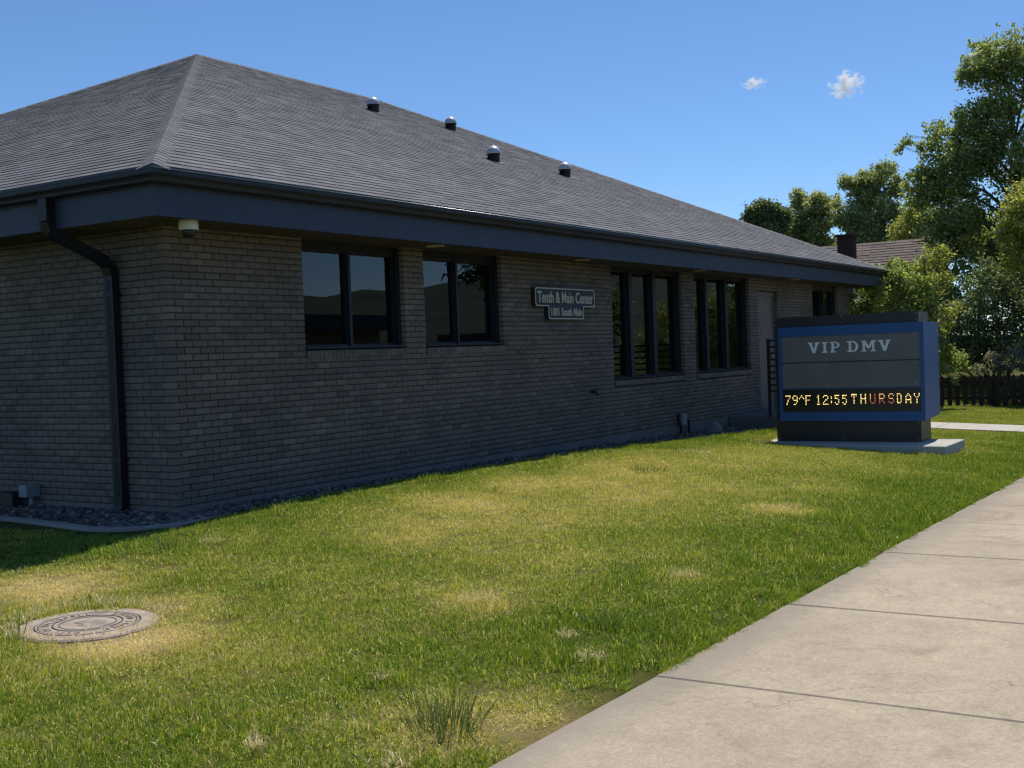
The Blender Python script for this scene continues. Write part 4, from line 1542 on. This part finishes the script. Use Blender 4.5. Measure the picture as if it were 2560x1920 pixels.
def tree(name, label, cat, lobes, mat, count, size, base, trunk_r=.2, group=None, stems=1, twigs=True, droop=.3, shell=.5, core=.74, grow=1.0):
    lobes = [(a, b, c, d * grow) for a, b, c, d in lobes]
    o = empty(name, base)
    tag(o, label, cat, group)
    bx0 = Vector(base)
    lb = [(l[0] - bx0.x, l[1] - bx0.y, l[2] - bx0.z, l[3]) for l in lobes]
    sub = []
    for l in lb:                                   # branch masses of uneven size break up each lobe
        sub.append((l[0], l[1], l[2], l[3] * core))
        for _ in range(8):
            d = Vector((random.gauss(0, 1), random.gauss(0, 1), random.gauss(0, .8) + .15)).normalized()
            q = l[3] * random.uniform(.55, 1.0)
            sub.append((l[0] + d.x * q, l[1] + d.y * q, l[2] + d.z * q, l[3] * random.uniform(.18, .46)))
    V, F = leaves(sub, count, size, droop, shell)
    quads_obj('crown', V, F, mat, o)
    tr = MB()
    top = max(l[2] for l in lb)
    cx = sum(l[0] * l[3] for l in lb) / sum(l[3] for l in lb)
    cy = sum(l[1] * l[3] for l in lb) / sum(l[3] for l in lb)
    if stems == 1:
        pts = [Vector((0, 0, -.25))]
        for k in range(1, 8):
            t = k / 7
            pts.append(Vector((cx * t ** 1.3 + random.uniform(-.12, .12) * t, cy * t ** 1.3 + random.uniform(-.12, .12) * t, top * .86 * t)))
        tr.tube(pts, [trunk_r * (1.25 if k == 0 else 1 - .85 * k / 7) for k in range(8)], 9)
        for l in lb:
            h = max(.25 * top, min(.8 * top, l[2] - l[3] * random.uniform(1.0, 2.0)))
            t = h / (top * .86)
            a = pts[min(7, max(0, int(t * 7)))]
            b = Vector((l[0], l[1], l[2]))
            mid = a.lerp(b, .5) + Vector((random.uniform(-.3, .3), random.uniform(-.3, .3), random.uniform(-.02, .2) * (b - a).length))
            rr_ = trunk_r * .42 * max(.25, 1 - t * .7) * min(1, l[3] / .9)
            tr.tube([a, a.lerp(mid, .6), mid, b], [rr_, rr_ * .75, rr_ * .55, rr_ * .2], 6)
            if twigs:
                for _ in range(5):
                    e_ = b + Vector((random.uniform(-1, 1), random.uniform(-1, 1), random.uniform(-.6, .9))) * l[3] * .85
                    tr.tube([mid.lerp(b, random.uniform(.3, .9)), b.lerp(e_, .5) + Vector((0, 0, .05)), e_], [rr_ * .35, rr_ * .2, .006], 4, False)
    else:
        for _ in range(stems):
            l = random.choice(lb)
            b = Vector((l[0], l[1], l[2])) + Vector((random.uniform(-1, 1), random.uniform(-1, 1), random.uniform(0, .8))) * l[3] * .6
            a = Vector((random.uniform(-.3, .3), random.uniform(-.3, .3), -.15))
            m_ = a.lerp(b, .5) + Vector((random.uniform(-.15, .15), random.uniform(-.15, .15), .15))
            tr.tube([a, m_, b], [trunk_r, trunk_r * .6, trunk_r * .2], 5)
    tr.build('trunk', M_bark, o, True)
    return o


T1 = [(32.79, -1.65, 10.19, 0.92), (33.35, -2.52, 10.45, 1.1), (32.39, -1.05, 9.83, 0.6), (32.87, -1.84, 8.9, 0.95), (32.3, -0.97, 8.56, 0.5), (31.75, -0.15, 7.76, 0.68), (31.07, 0.9, 7.55, 0.24), (31.27, 0.61, 7.79, 0.2),
      (32.39, -1.16, 7.27, 1.15), (31.67, -0.07, 6.67, 0.8), (33.1, -2.29, 6.96, 1.4), (32.04, -0.7, 5.49, 1.2), (32.7, -1.77, 4.93, 1.4), (32.3, -1.2, 3.42, 1.2), (33.07, -2.39, 3.62, 1.3), (33.9, -3.3, 8.84, 1.5), (33.8, -3.6, 6.27, 1.6), (34.2, -4.2, 10.2, 1.3), (34.3, -5.0, 7.8, 1.6), (34.2, -5.0, 5.2, 1.6), (31.3, .30, 6.0, .8), (31.7, -.25, 4.4, 1.0), (31.9, -.5, 6.3, .9), (32.3, -1.3, 8.2, .8)]
tree('maple_tree', 'tallest broadleaf tree at the right, above the fence', 'tree', T1, M_leafA, 78000, .115, (33.4, -2.7, -.6), .34, shell=.35)
T1b = [(27.75, -3.4, 5.1, 0.75), (27.54, -3.1, 4.45, 0.6), (27.88, -3.7, 3.98, 0.95), (27.56, -3.2, 3.44, 0.6), (28.2, -4.6, 4.6, 1.0), (28.1, -4.4, 3.2, 1.0)]
tree('young_tree', 'yellow-green tree at the right edge, lighter than the tall tree behind', 'tree', T1b, M_leafB, 26000, .085, (28.0, -3.9, -.6), .14)
T3 = [(52.89, 7.74, 9.55, 0.85), (52.38, 8.52, 9.1, 0.73), (53.41, 6.9, 8.95, 0.73), (52.44, 8.37, 8.07, 1.15), (53.19, 7.18, 7.82, 1.05), (52.03, 8.98, 7.49, 0.75), (52.82, 7.71, 6.5, 1.4), (52.6, 8.3, 5.0, 1.6)]
tree('ash_tree', 'olive green tree with upright rounded crown above the brown roof', 'tree', T3, M_leafC, 36000, .14, (52.8, 7.9, -.7), .28, 'trees behind the house', core=.5, grow=1.12)
T4 = [(53.0, 11.23, 8.55, 0.84), (52.56, 11.87, 7.7, 0.84), (53.41, 10.55, 7.64, 0.88), (53.03, 11.09, 6.72, 1.25), (53.2, 10.6, 5.2, 1.5)]
tree('ash_tree', 'paler olive tree between the dark tree and the chimney', 'tree', T4, M_leafC, 28000, .14, (53.0, 11.1, -.7), .25, 'trees behind the house', core=.5, grow=1.15)
T5 = [(45.09, 10.54, 7.62, 0.62), (44.78, 11.02, 7.2, 0.56), (45.39, 10.05, 7.1, 0.59), (44.97, 10.69, 6.5, 0.83), (45.1, 10.5, 5.4, 1.0)]
tree('dark_tree', 'dark dense tree just above the far end of the roof', 'tree', T5, M_leafD, 22000, .12, (45.0, 10.6, -.7), .22, 'trees behind the house')
T6 = [(41.59, 2.99, 6.6, 0.73), (41.38, 3.28, 5.69, 0.81), (41.8, 2.6, 5.5, 0.89), (41.6, 2.89, 4.6, 0.81), (42.2, 1.6, 5.6, 1.0), (42.4, .6, 5.0, 1.1)]
tree('ash_tree', 'lighter tree filling the gap behind the brown roof ridge', 'tree', T6, M_leafB, 24000, .115, (41.8, 2.4, -.7), .2, 'trees behind the house', core=.6, grow=1.15)
T7 = [(46, -3.5, 5.5, 2.2), (47, -6.5, 6.0, 2.4), (46, -1.0, 4.0, 1.8), (44, -4, 2.5, 2.0), (44, -7.5, 3, 2.4)]
tree('broad_tree', 'dark broad tree filling the gaps low behind the tall tree', 'tree', T7, M_leafD, 12000, .24, (46, -4, -.7), .3, 'trees behind the house')
S1 = [(22.9, -0.55, 2.55, 0.62), (22.5, -0.1, 2.15, 0.46), (23.3, -1.2, 2.3, 0.66), (23.1, -1.0, 2.9, 0.36), (22.8, -0.4, 2.9, 0.32), (23.4, -1.5, 1.5, 0.6), (22.9, -0.6, 1.6, 0.7), (23.0, -.8, .6, .8), (23.9, -2.0, .6, .5), (24.3, -.6, 2.95, .5), (24.2, -.1, 2.65, .5), (24.6, -1.0, 3.2, .42), (23.6, -1.3, 2.6, .5), (23.5, .6, 1.8, .8), (23.6, .7, .8, .8), (24.0, 1.6, 1.6, .9)]
tree('lilac_shrub', 'bright green leafy shrub between the building corner and the sign', 'shrub', S1, M_leafE, 36000, .08, (23.1, -.6, -.45), .03, 'shrubs along the fence', stems=14)
S1b = [(24.43, -1.5, 3.4, 0.4), (24.24, -1.25, 3.1, 0.37), (24.6, -1.75, 3.5, 0.31), (24.46, -1.6, 2.77, 0.47), (24.5, -1.6, 1.8, .5)]
tree('twiggy_shrub', 'thin twiggy olive shrub against the brown roof', 'shrub', S1b, M_leafB, 2600, .075, (24.5, -1.5, -.45), .03, 'shrubs along the fence', stems=16)
S2 = [(28.2, -2.35, 2.75, 0.85), (28.0, -1.9, 2.0, 0.82), (28.5, -3.2, 1.95, 0.9), (28.2, -2.6, 1.3, 0.85), (28.0, -1.7, 1.2, 0.75), (28.6, -3.4, 1.0, 0.75), (28.3, -.8, 1.3, .8), (28.4, .3, 1.6, .9), (28.6, .4, .9, .8), (29.4, -1.2, 2.0, .9), (29.4, -2.6, 2.3, .9), (29.5, -4.0, 2.4, .9), (29.6, -3.4, 1.2, .9), (29.4, -1.8, 1.0, .9)]
tree('cedar_shrub', 'large dark green shrub behind the picket fence', 'shrub', S2, M_leafD, 36000, .085, (28.3, -2.3, -.1), .035, 'shrubs along the fence', stems=14)
S2b = [(28.3, -4.7, 2.6, 0.85), (28.3, -4.9, 1.7, 0.9), (28.1, -4.35, 3.25, 0.45), (28.6, -5.7, 2.3, 1.1), (28.4, -4.8, 1.0, .8), (28.5, -6.0, 1.2, 1.0), (28.5, -7.5, 1.9, 1.2), (28.5, -7.6, 1.0, 1.0), (29.8, -5.2, 2.2, 1.0), (29.8, -6.6, 2.2, 1.1), (29.8, -5.8, 1.1, .9)]
tree('hedge_shrub', 'rounded green shrub at the right edge behind the fence', 'shrub', S2b, M_leafC, 32000, .085, (28.4, -5.3, -.1), .035, 'shrubs along the fence', stems=12)
S3 = [(25.9, -2.75, 0.62, 0.30), (25.9, -3.3, 0.75, 0.40), (25.85, -3.9, 0.68, 0.36), (25.95, -2.35, 0.48, 0.2)]
tree('silvery_shrub', 'low grey-green bush just over the picket fence', 'shrub', S3, M_leafF, 5000, .055, (25.95, -3.2, -.45), .02, 'shrubs along the fence', stems=10)

# ------------------------------------------------------------------ across the street (seen mirrored in the panes)
hl = MB()
NH = 90
for ring, (rad_, k) in enumerate(((700, 0), (1100, .5), (1500, 1.0), (1900, .95))):
    for i in range(NH):
        a = R(-115 + 170 * i / (NH - 1) - 20)
        h = 62 + 26 * math.sin(a * 7.1) + 18 * math.sin(a * 13.7 + 1) + 9 * math.sin(a * 31 + 2) + 6 * math.sin(a * 61)
        h *= float(np.clip((R(-10) - a) / .25, 0, 1))
        hl.v.append((rad_ * math.cos(a), rad_ * math.sin(a), -2 + h * k * (1.25 if ring == 2 else 1)))
for r_ in range(3):
    for i in range(NH - 1):
        hl.f.append((r_ * NH + i, r_ * NH + i + 1, (r_ + 1) * NH + i + 1, (r_ + 1) * NH + i))
tag(hl.build('hills', M_hill, None, True), 'wooded hills far across the road', 'hills', kind='structure')

ac = empty('shop_building', (30, -36, -.7))
tag(ac, 'low flat-roofed building across the road mirrored in the windows', 'building')
MB().box(-16, 12, -5, 5, 0, 3.6).build('wall', M_across, ac)
MB().box(-16.6, 12.6, -5.6, 5.6, 3.601, 4.4).build('roof', M_fascia, ac)
for k in range(6):
    w_ = MB().box(-14 + k * 4.2, -11.6 + k * 4.2, 5.002, 5.06, .9, 2.7).build('window', M_bronze, ac)
    MB().box(-13.9 + k * 4.2, -11.7 + k * 4.2, 5.06, 5.07, 1.0, 2.6).build('pane', M_glass, w_)
tree('street_tree', 'leafy street tree mirrored in the tall windows', 'tree', [(31, -15, 4.5, 1.9), (32.5, -16, 5.5, 1.8), (30, -14, 3.4, 1.4), (32, -14, 3.2, 1.6)], M_leafA, 7000, .22, (31.3, -15, -.6), .2)
tree('street_tree', 'second leafy street tree mirrored beside the first', 'tree', [(41, -19, 4.5, 2.2), (43, -20, 5.6, 2.2), (40, -18, 3.0, 1.7), (42, -18, 3.0, 1.9)], M_leafD, 7000, .24, (41.5, -19, -.6), .22)
sp = empty('spruce_tree', (30.2, -15.2, -.6))
tag(sp, 'dark spruce across the road mirrored in the second window', 'tree')
MB().tube([(0, 0, -.2), (0, 0, 13)], [.25, .03], 8).build('trunk', M_bark, sp, True)
V = []
for z in np.arange(5.3, 13, .33):
    rr_ = 2.6 * (13.2 - z) / 8.4
    nb = 9
    for k in range(nb):
        a = 2 * math.pi * (k + random.random()) / nb
        for t in np.linspace(.15, 1, 9):
            c0 = Vector((math.cos(a) * rr_ * t, math.sin(a) * rr_ * t, z - .45 * t * t * rr_ / 2))
            for _ in range(3):
                d = Vector((random.uniform(-1, 1), random.uniform(-1, 1), random.uniform(-1.1, .1))).normalized() * .34
                s = d.cross(Vector((random.random(), random.random(), random.random()))).normalized() * .05
                V += [c0 - s, c0 + s, c0 + d + s * .3, c0 + d - s * .3]
quads_obj('crown', np.array([tuple(v) for v in V]), np.arange(len(V)).reshape(-1, 4), M_spruce, sp)

# ------------------------------------------------------------------ clouds
def cloud(name, label, direc, dist, blobs):
    d = Vector(direc).normalized()
    c = CAM + d * dist
    o = empty(name, c)
    tag(o, label, 'cloud', 'small white clouds')
    right = d.cross(Vector((0, 0, 1))).normalized()
    upv = right.cross(d)
    t = NT(name + '_vapour')
    tc = t.n('ShaderNodeTexCoord')
    nz = t.n('ShaderNodeTexNoise'); nz.inputs['Scale'].default_value = 4.6; nz.inputs['Detail'].default_value = 6; nz.inputs['Roughness'].default_value = .66; nz.inputs['Distortion'].default_value = .5
    t.l(tc.outputs['Generated'], nz.inputs['Vector'])
    vd = t.n('ShaderNodeVectorMath', operation='DISTANCE'); t.l(tc.outputs['Generated'], vd.inputs[0]); vd.inputs[1].default_value = (.5, .5, .5)
    den = t.math('SUBTRACT', t.math('MULTIPLY', nz.outputs['Fac'], 2.2), t.math('ADD', .86, t.math('MULTIPLY', vd.outputs['Value'], .85)))
    den = t.math('MULTIPLY', t.math('MAXIMUM', den, 0.0), 1.7)
    pv = t.n('ShaderNodeVolumePrincipled')
    pv.inputs['Color'].default_value = (1, 1, 1, 1)
    pv.inputs['Anisotropy'].default_value = .2
    t.l(den, pv.inputs['Density'])
    t.l(pv.outputs[0], t.out.inputs['Volume'])
    bm = bmesh.new()
    for (bx_, bz_, r_, el_) in blobs:
        mt = Matrix.Translation(right * bx_ + upv * bz_) @ Matrix.Scale(1, 4)
        s = bmesh.ops.create_icosphere(bm, subdivisions=2, radius=r_)
        for v in s['verts']:
            v.co = Vector((v.co.x, v.co.y, v.co.z * el_)) + right * bx_ + upv * bz_
    me = bpy.data.meshes.new(name); bm.to_mesh(me); bm.free()
    me.materials.append(t.m)
    ob = bpy.data.objects.new('vapour', me)
    C.objects.link(ob); ob.parent = o


cloud('cloud', 'small white puff of cloud, the larger of the two', (0.9392, 0.2778, 0.2020), 600, [(0, 0, 9.5, .8)])
cloud('cloud_wisp', 'tiny wisp of white cloud, the smaller of the two', (0.9149, 0.3450, 0.2095), 600, [(0, 0, 7.0, .45)])

# ------------------------------------------------------------------ grass
def blade_patch(nb, rad_, h0, h1, lean, w0, seed):
    r = np.random.default_rng(seed)
    rr_ = rad_ * np.sqrt(r.uniform(0, 1, nb)); th = r.uniform(0, 2 * np.pi, nb)
    base = np.stack([rr_ * np.cos(th), rr_ * np.sin(th), np.full(nb, -.008)], 1)
    h = r.uniform(h0, h1, nb)
    ang = r.uniform(0, 2 * np.pi, nb)
    ln = np.abs(r.normal(0, lean, nb)) + .12
    dx = np.stack([np.cos(ang), np.sin(ang), np.zeros(nb)], 1)
    face = r.uniform(0, 2 * np.pi, nb)
    sd_ = np.stack([np.cos(face), np.sin(face), np.zeros(nb)], 1) * (w0 * r.uniform(.6, 1.3, nb))[:, None]
    z = np.array([0, 0, 1.])
    p1_ = base + z * (h * .6 * np.cos(ln * .5))[:, None] + dx * (h * .6 * np.sin(ln * .5))[:, None]
    p2_ = p1_ + z * (h * .45 * np.cos(ln * 1.5))[:, None] + dx * (h * .45 * np.sin(ln * 1.5))[:, None]
    V = np.stack([base - sd_, base + sd_, p1_ + sd_ * .8, p1_ - sd_ * .8, p2_ + sd_ * .12, p2_ - sd_ * .12], 1).reshape(-1, 3)
    i = np.arange(nb)[:, None] * 6
    F = np.concatenate([i + np.array([[0, 1, 2, 3]]), i + np.array([[3, 2, 4, 5]])], 0)
    return V, F


variants = []
for k in range(6):
    V, F = blade_patch(300, .15, .018, .052, .85, .0024, 100 + k)
    variants.append(quads_obj('grass_patch', V, F, M_grass, None, False))
for k in range(4):
    V, F = blade_patch(170, .13, .03, .085, .75, .0030, 200 + k)
    variants.append(quads_obj('long_grass_patch', V, F, M_grass, None, False))

pts_, idx_, rot_, scl_ = [], [], [], []


def clear_of(x, y):
    if math.hypot(x - MAN[0], y - MAN[1]) < .435: return False
    if PAD[0] - .12 < x < PAD[1] + .12 and PAD[2] - .1 < y < PAD[3] + .1: return False
    if 15.85 - .1 < x < 17.35 + .1 and -6.5 < y < -1.9: return False
    if 13.9 < x < 17.5 and y > -2.05: return False
    if y > -.82 and x > -.12: return False
    if x > -1.20 and y > -.45: return False
    if (x + y) > -1.75 and x < .25 and y > -.95 and x > -1.2: return False
    return True


step = .155
for gx in np.arange(-9.5, 31, step):
    for gy in np.arange(-6.34, 7.5, step):
        x, y = gx + random.uniform(-.08, .08), gy + random.uniform(-.08, .08)
        if y > -.7 and not (-7 < x < -1.0 or 22.4 < x): continue
        if y < (-6.22 if x < -2.4 else -6.28): continue
        vx, vy = x - CAM.x, y - CAM.y
        azi = math.degrees(math.atan2(vy, vx))
        if azi < -4 or azi > 74: continue          # nothing of the lawn behind the viewer
        if math.hypot(vx, vy) > 26 and random.random() < .45: continue
        if not clear_of(x, y): continue
        edge_d = y + 6.35
        longp = (.15 if x < -2.6 else .7) if edge_d < .5 else (.25 if edge_d < 1.4 else (.02 if y < -1.3 else .3))
        dry = max([w * max(0, 1 - math.hypot(x - a, y - b) / (r_ * 1.5)) for a, b, r_, w in DRY])
        lng = random.random() < longp * (1 - dry * 1.3)
        pts_.append((x, y, float(lawn_z(x, y))))
        idx_.append(random.randrange(6, 10) if lng else random.randrange(6))
        rot_.append((random.uniform(-.06, .06), random.uniform(-.06, .06), random.uniform(0, 6.283)))
        clump = math.sin(x * 5.1 + 1.3 * math.sin(y * 3.7)) * math.sin(y * 4.6 + 1.7 * math.sin(x * 2.9)) + .6 * math.sin(x * 13.7 + y * 9.1)
        s = random.uniform(.8, 1.2) * (1 - .35 * dry) * (1 + .28 * clump)
        if (y > -1.05 and x < 14) or (x > -1.35 and y > -.5 and x < 0):
            lng = False
            s *= .55
            idx_[-1] = random.randrange(6)
        scl_.append((1, 1, s))
# overhanging fringe along the sidewalk
for x in np.arange(-9, 26, .085):
    if random.random() < .25: continue
    xx = x + random.uniform(-.04, .04)
    y = -6.335 + random.uniform(-.045, .05)
    if xx < -2.4 and random.random() < .75: continue
    if 15.7 < xx < 17.5: continue
    pts_.append((xx, y, float(walk_z(xx)) - .02)); idx_.append(random.randrange(6, 10))
    rot_.append((random.uniform(.15, 1.0), random.uniform(-.3, .3), random.uniform(-.5, .5)))
    scl_.append((random.uniform(.4, .9), .32, random.uniform(.4, 1.3)))

gm = bpy.data.meshes.new('lawn_grass')
gm.from_pydata(pts_, [], [])
for nm, typ, dat, key in (('pick', 'INT', idx_, 'value'), ('rot', 'FLOAT_VECTOR', rot_, 'vector'), ('scl', 'FLOAT_VECTOR', scl_, 'vector')):
    at = gm.attributes.new(nm, typ, 'POINT')
    at.data.foreach_set(key, np.array(dat, dtype=np.int32 if typ == 'INT' else np.float32).ravel())
gob = bpy.data.objects.new('lawn_grass', gm)
C.objects.link(gob)
tag(gob, 'sunlit lawn grass with green and parched straw-coloured patches', 'grass', kind='stuff')
ng = bpy.data.node_groups.new('scatter_grass', 'GeometryNodeTree')
ng.interface.new_socket('Geometry', in_out='INPUT', socket_type='NodeSocketGeometry')
ng.interface.new_socket('Geometry', in_out='OUTPUT', socket_type='NodeSocketGeometry')
gi = ng.nodes.new('NodeGroupInput'); gout = ng.nodes.new('NodeGroupOutput')
mtp = ng.nodes.new('GeometryNodeMeshToPoints')
iop = ng.nodes.new('GeometryNodeInstanceOnPoints')
jn = ng.nodes.new('GeometryNodeJoinGeometry')
for v in reversed(variants):
    oi = ng.nodes.new('GeometryNodeObjectInfo')
    oi.inputs['Object'].default_value = v
    oi.inputs['As Instance'].default_value = True
    ng.links.new(oi.outputs['Geometry'], jn.inputs[0])


def attr(name, typ):
    n_ = ng.nodes.new('GeometryNodeInputNamedAttribute')
    n_.data_type = typ
    n_.inputs['Name'].default_value = name
    return n_.outputs['Attribute']


ng.links.new(gi.outputs[0], mtp.inputs[0])
ng.links.new(mtp.outputs[0], iop.inputs['Points'])
ng.links.new(jn.outputs[0], iop.inputs['Instance'])
iop.inputs['Pick Instance'].default_value = True
ng.links.new(attr('pick', 'INT'), iop.inputs['Instance Index'])
e2r = ng.nodes.new('FunctionNodeEulerToRotation')
ng.links.new(attr('rot', 'FLOAT_VECTOR'), e2r.inputs[0])
ng.links.new(e2r.outputs[0], iop.inputs['Rotation'])
ng.links.new(attr('scl', 'FLOAT_VECTOR'), iop.inputs['Scale'])
ng.links.new(iop.outputs[0], gout.inputs[0])
md = gob.modifiers.new('scatter', 'NODES')
md.node_group = ng


# darker tufts standing above the lawn
def tuft(label, x, y, n, h0, h1, rad_, lean, w, mat=M_tuft, seed=1, splay=.45, name='grass_tuft', group='tufts in the lawn'):
    V, F = blade_patch(n, rad_, h0, h1, lean, w, seed)
    cen = np.repeat(V.reshape(-1, 6, 3)[:, :2].mean(1), 6, 0)
    hh = np.clip(V[:, 2:3], 0, None)
    V[:, :2] += cen[:, :2] / max(rad_, .01) * hh * splay * np.repeat(np.random.default_rng(seed).uniform(.2, 1.8, (len(V) // 6, 1)), 6, 0)
    o = quads_obj(name, V, F, mat)
    o.location = (x, y, float(lawn_z(x, y)))
    tag(o, label, 'plant', group)


tuft('large dark tuft of coarse grass near the sidewalk edge', -3.68, -5.88, 260, .05, .25, .15, .5, .0022, seed=5)
tuft('two thin dark stalks left of the manhole cover', -3.62, -2.70, 6, .12, .24, .03, .12, .004, seed=6)
tuft('small dark tuft above the manhole cover', -2.80, -2.28, 45, .05, .10, .16, .7, .003, seed=7)
tuft('dark grass tuft in the bright lawn below the shaded wall', -1.48, -1.60, 50, .07, .14, .14, .5, .003, seed=8)
tuft('coarse green tuft near the sidewalk and the straw clumps', -1.7, -5.6, 60, .07, .15, .09, .5, .003, seed=9)
tuft('dark grass tuft in the tan lawn before the marquee sign', 5.1, -2.6, 90, .06, .13, .22, .6, .0035, seed=10)

VV, FF = [], []
nn = 0
for i, (x, y, n, r_) in enumerate([(-4.351, -5.369, 60, .05), (-.17, -5.45, 90, .13), (3.35, -4.9, 120, .2), (-1.62, -4.64, 110, .14), (-2.7, -1.6, 150, .35), (-2.1, -5.6, 50, .06), (-4.2, -6.0, 60, .08), (-1.2, -1.75, 60, .1), (-3.3, -5.2, 40, .05), (7.5, -2.2, 100, .25), (-2.4, -5.9, 60, .08)] + [(MAN[0] + .45 * math.cos(a_), MAN[1] + .45 * math.sin(a_), random.randrange(6, 30), .07) for a_ in np.arange(0, 6.28, .22)]):
    V, F = blade_patch(n, r_, .03, .08, 1.6, .002, 300 + i)
    VV.append(V + [x, y, float(lawn_z(x, y)) + .042]); FF.append(F + nn); nn += len(V)
tag(quads_obj('straw_clippings', np.concatenate(VV), np.concatenate(FF), M_straw), 'scattered pale straw clippings lying on the lawn', 'straw', kind='stuff')
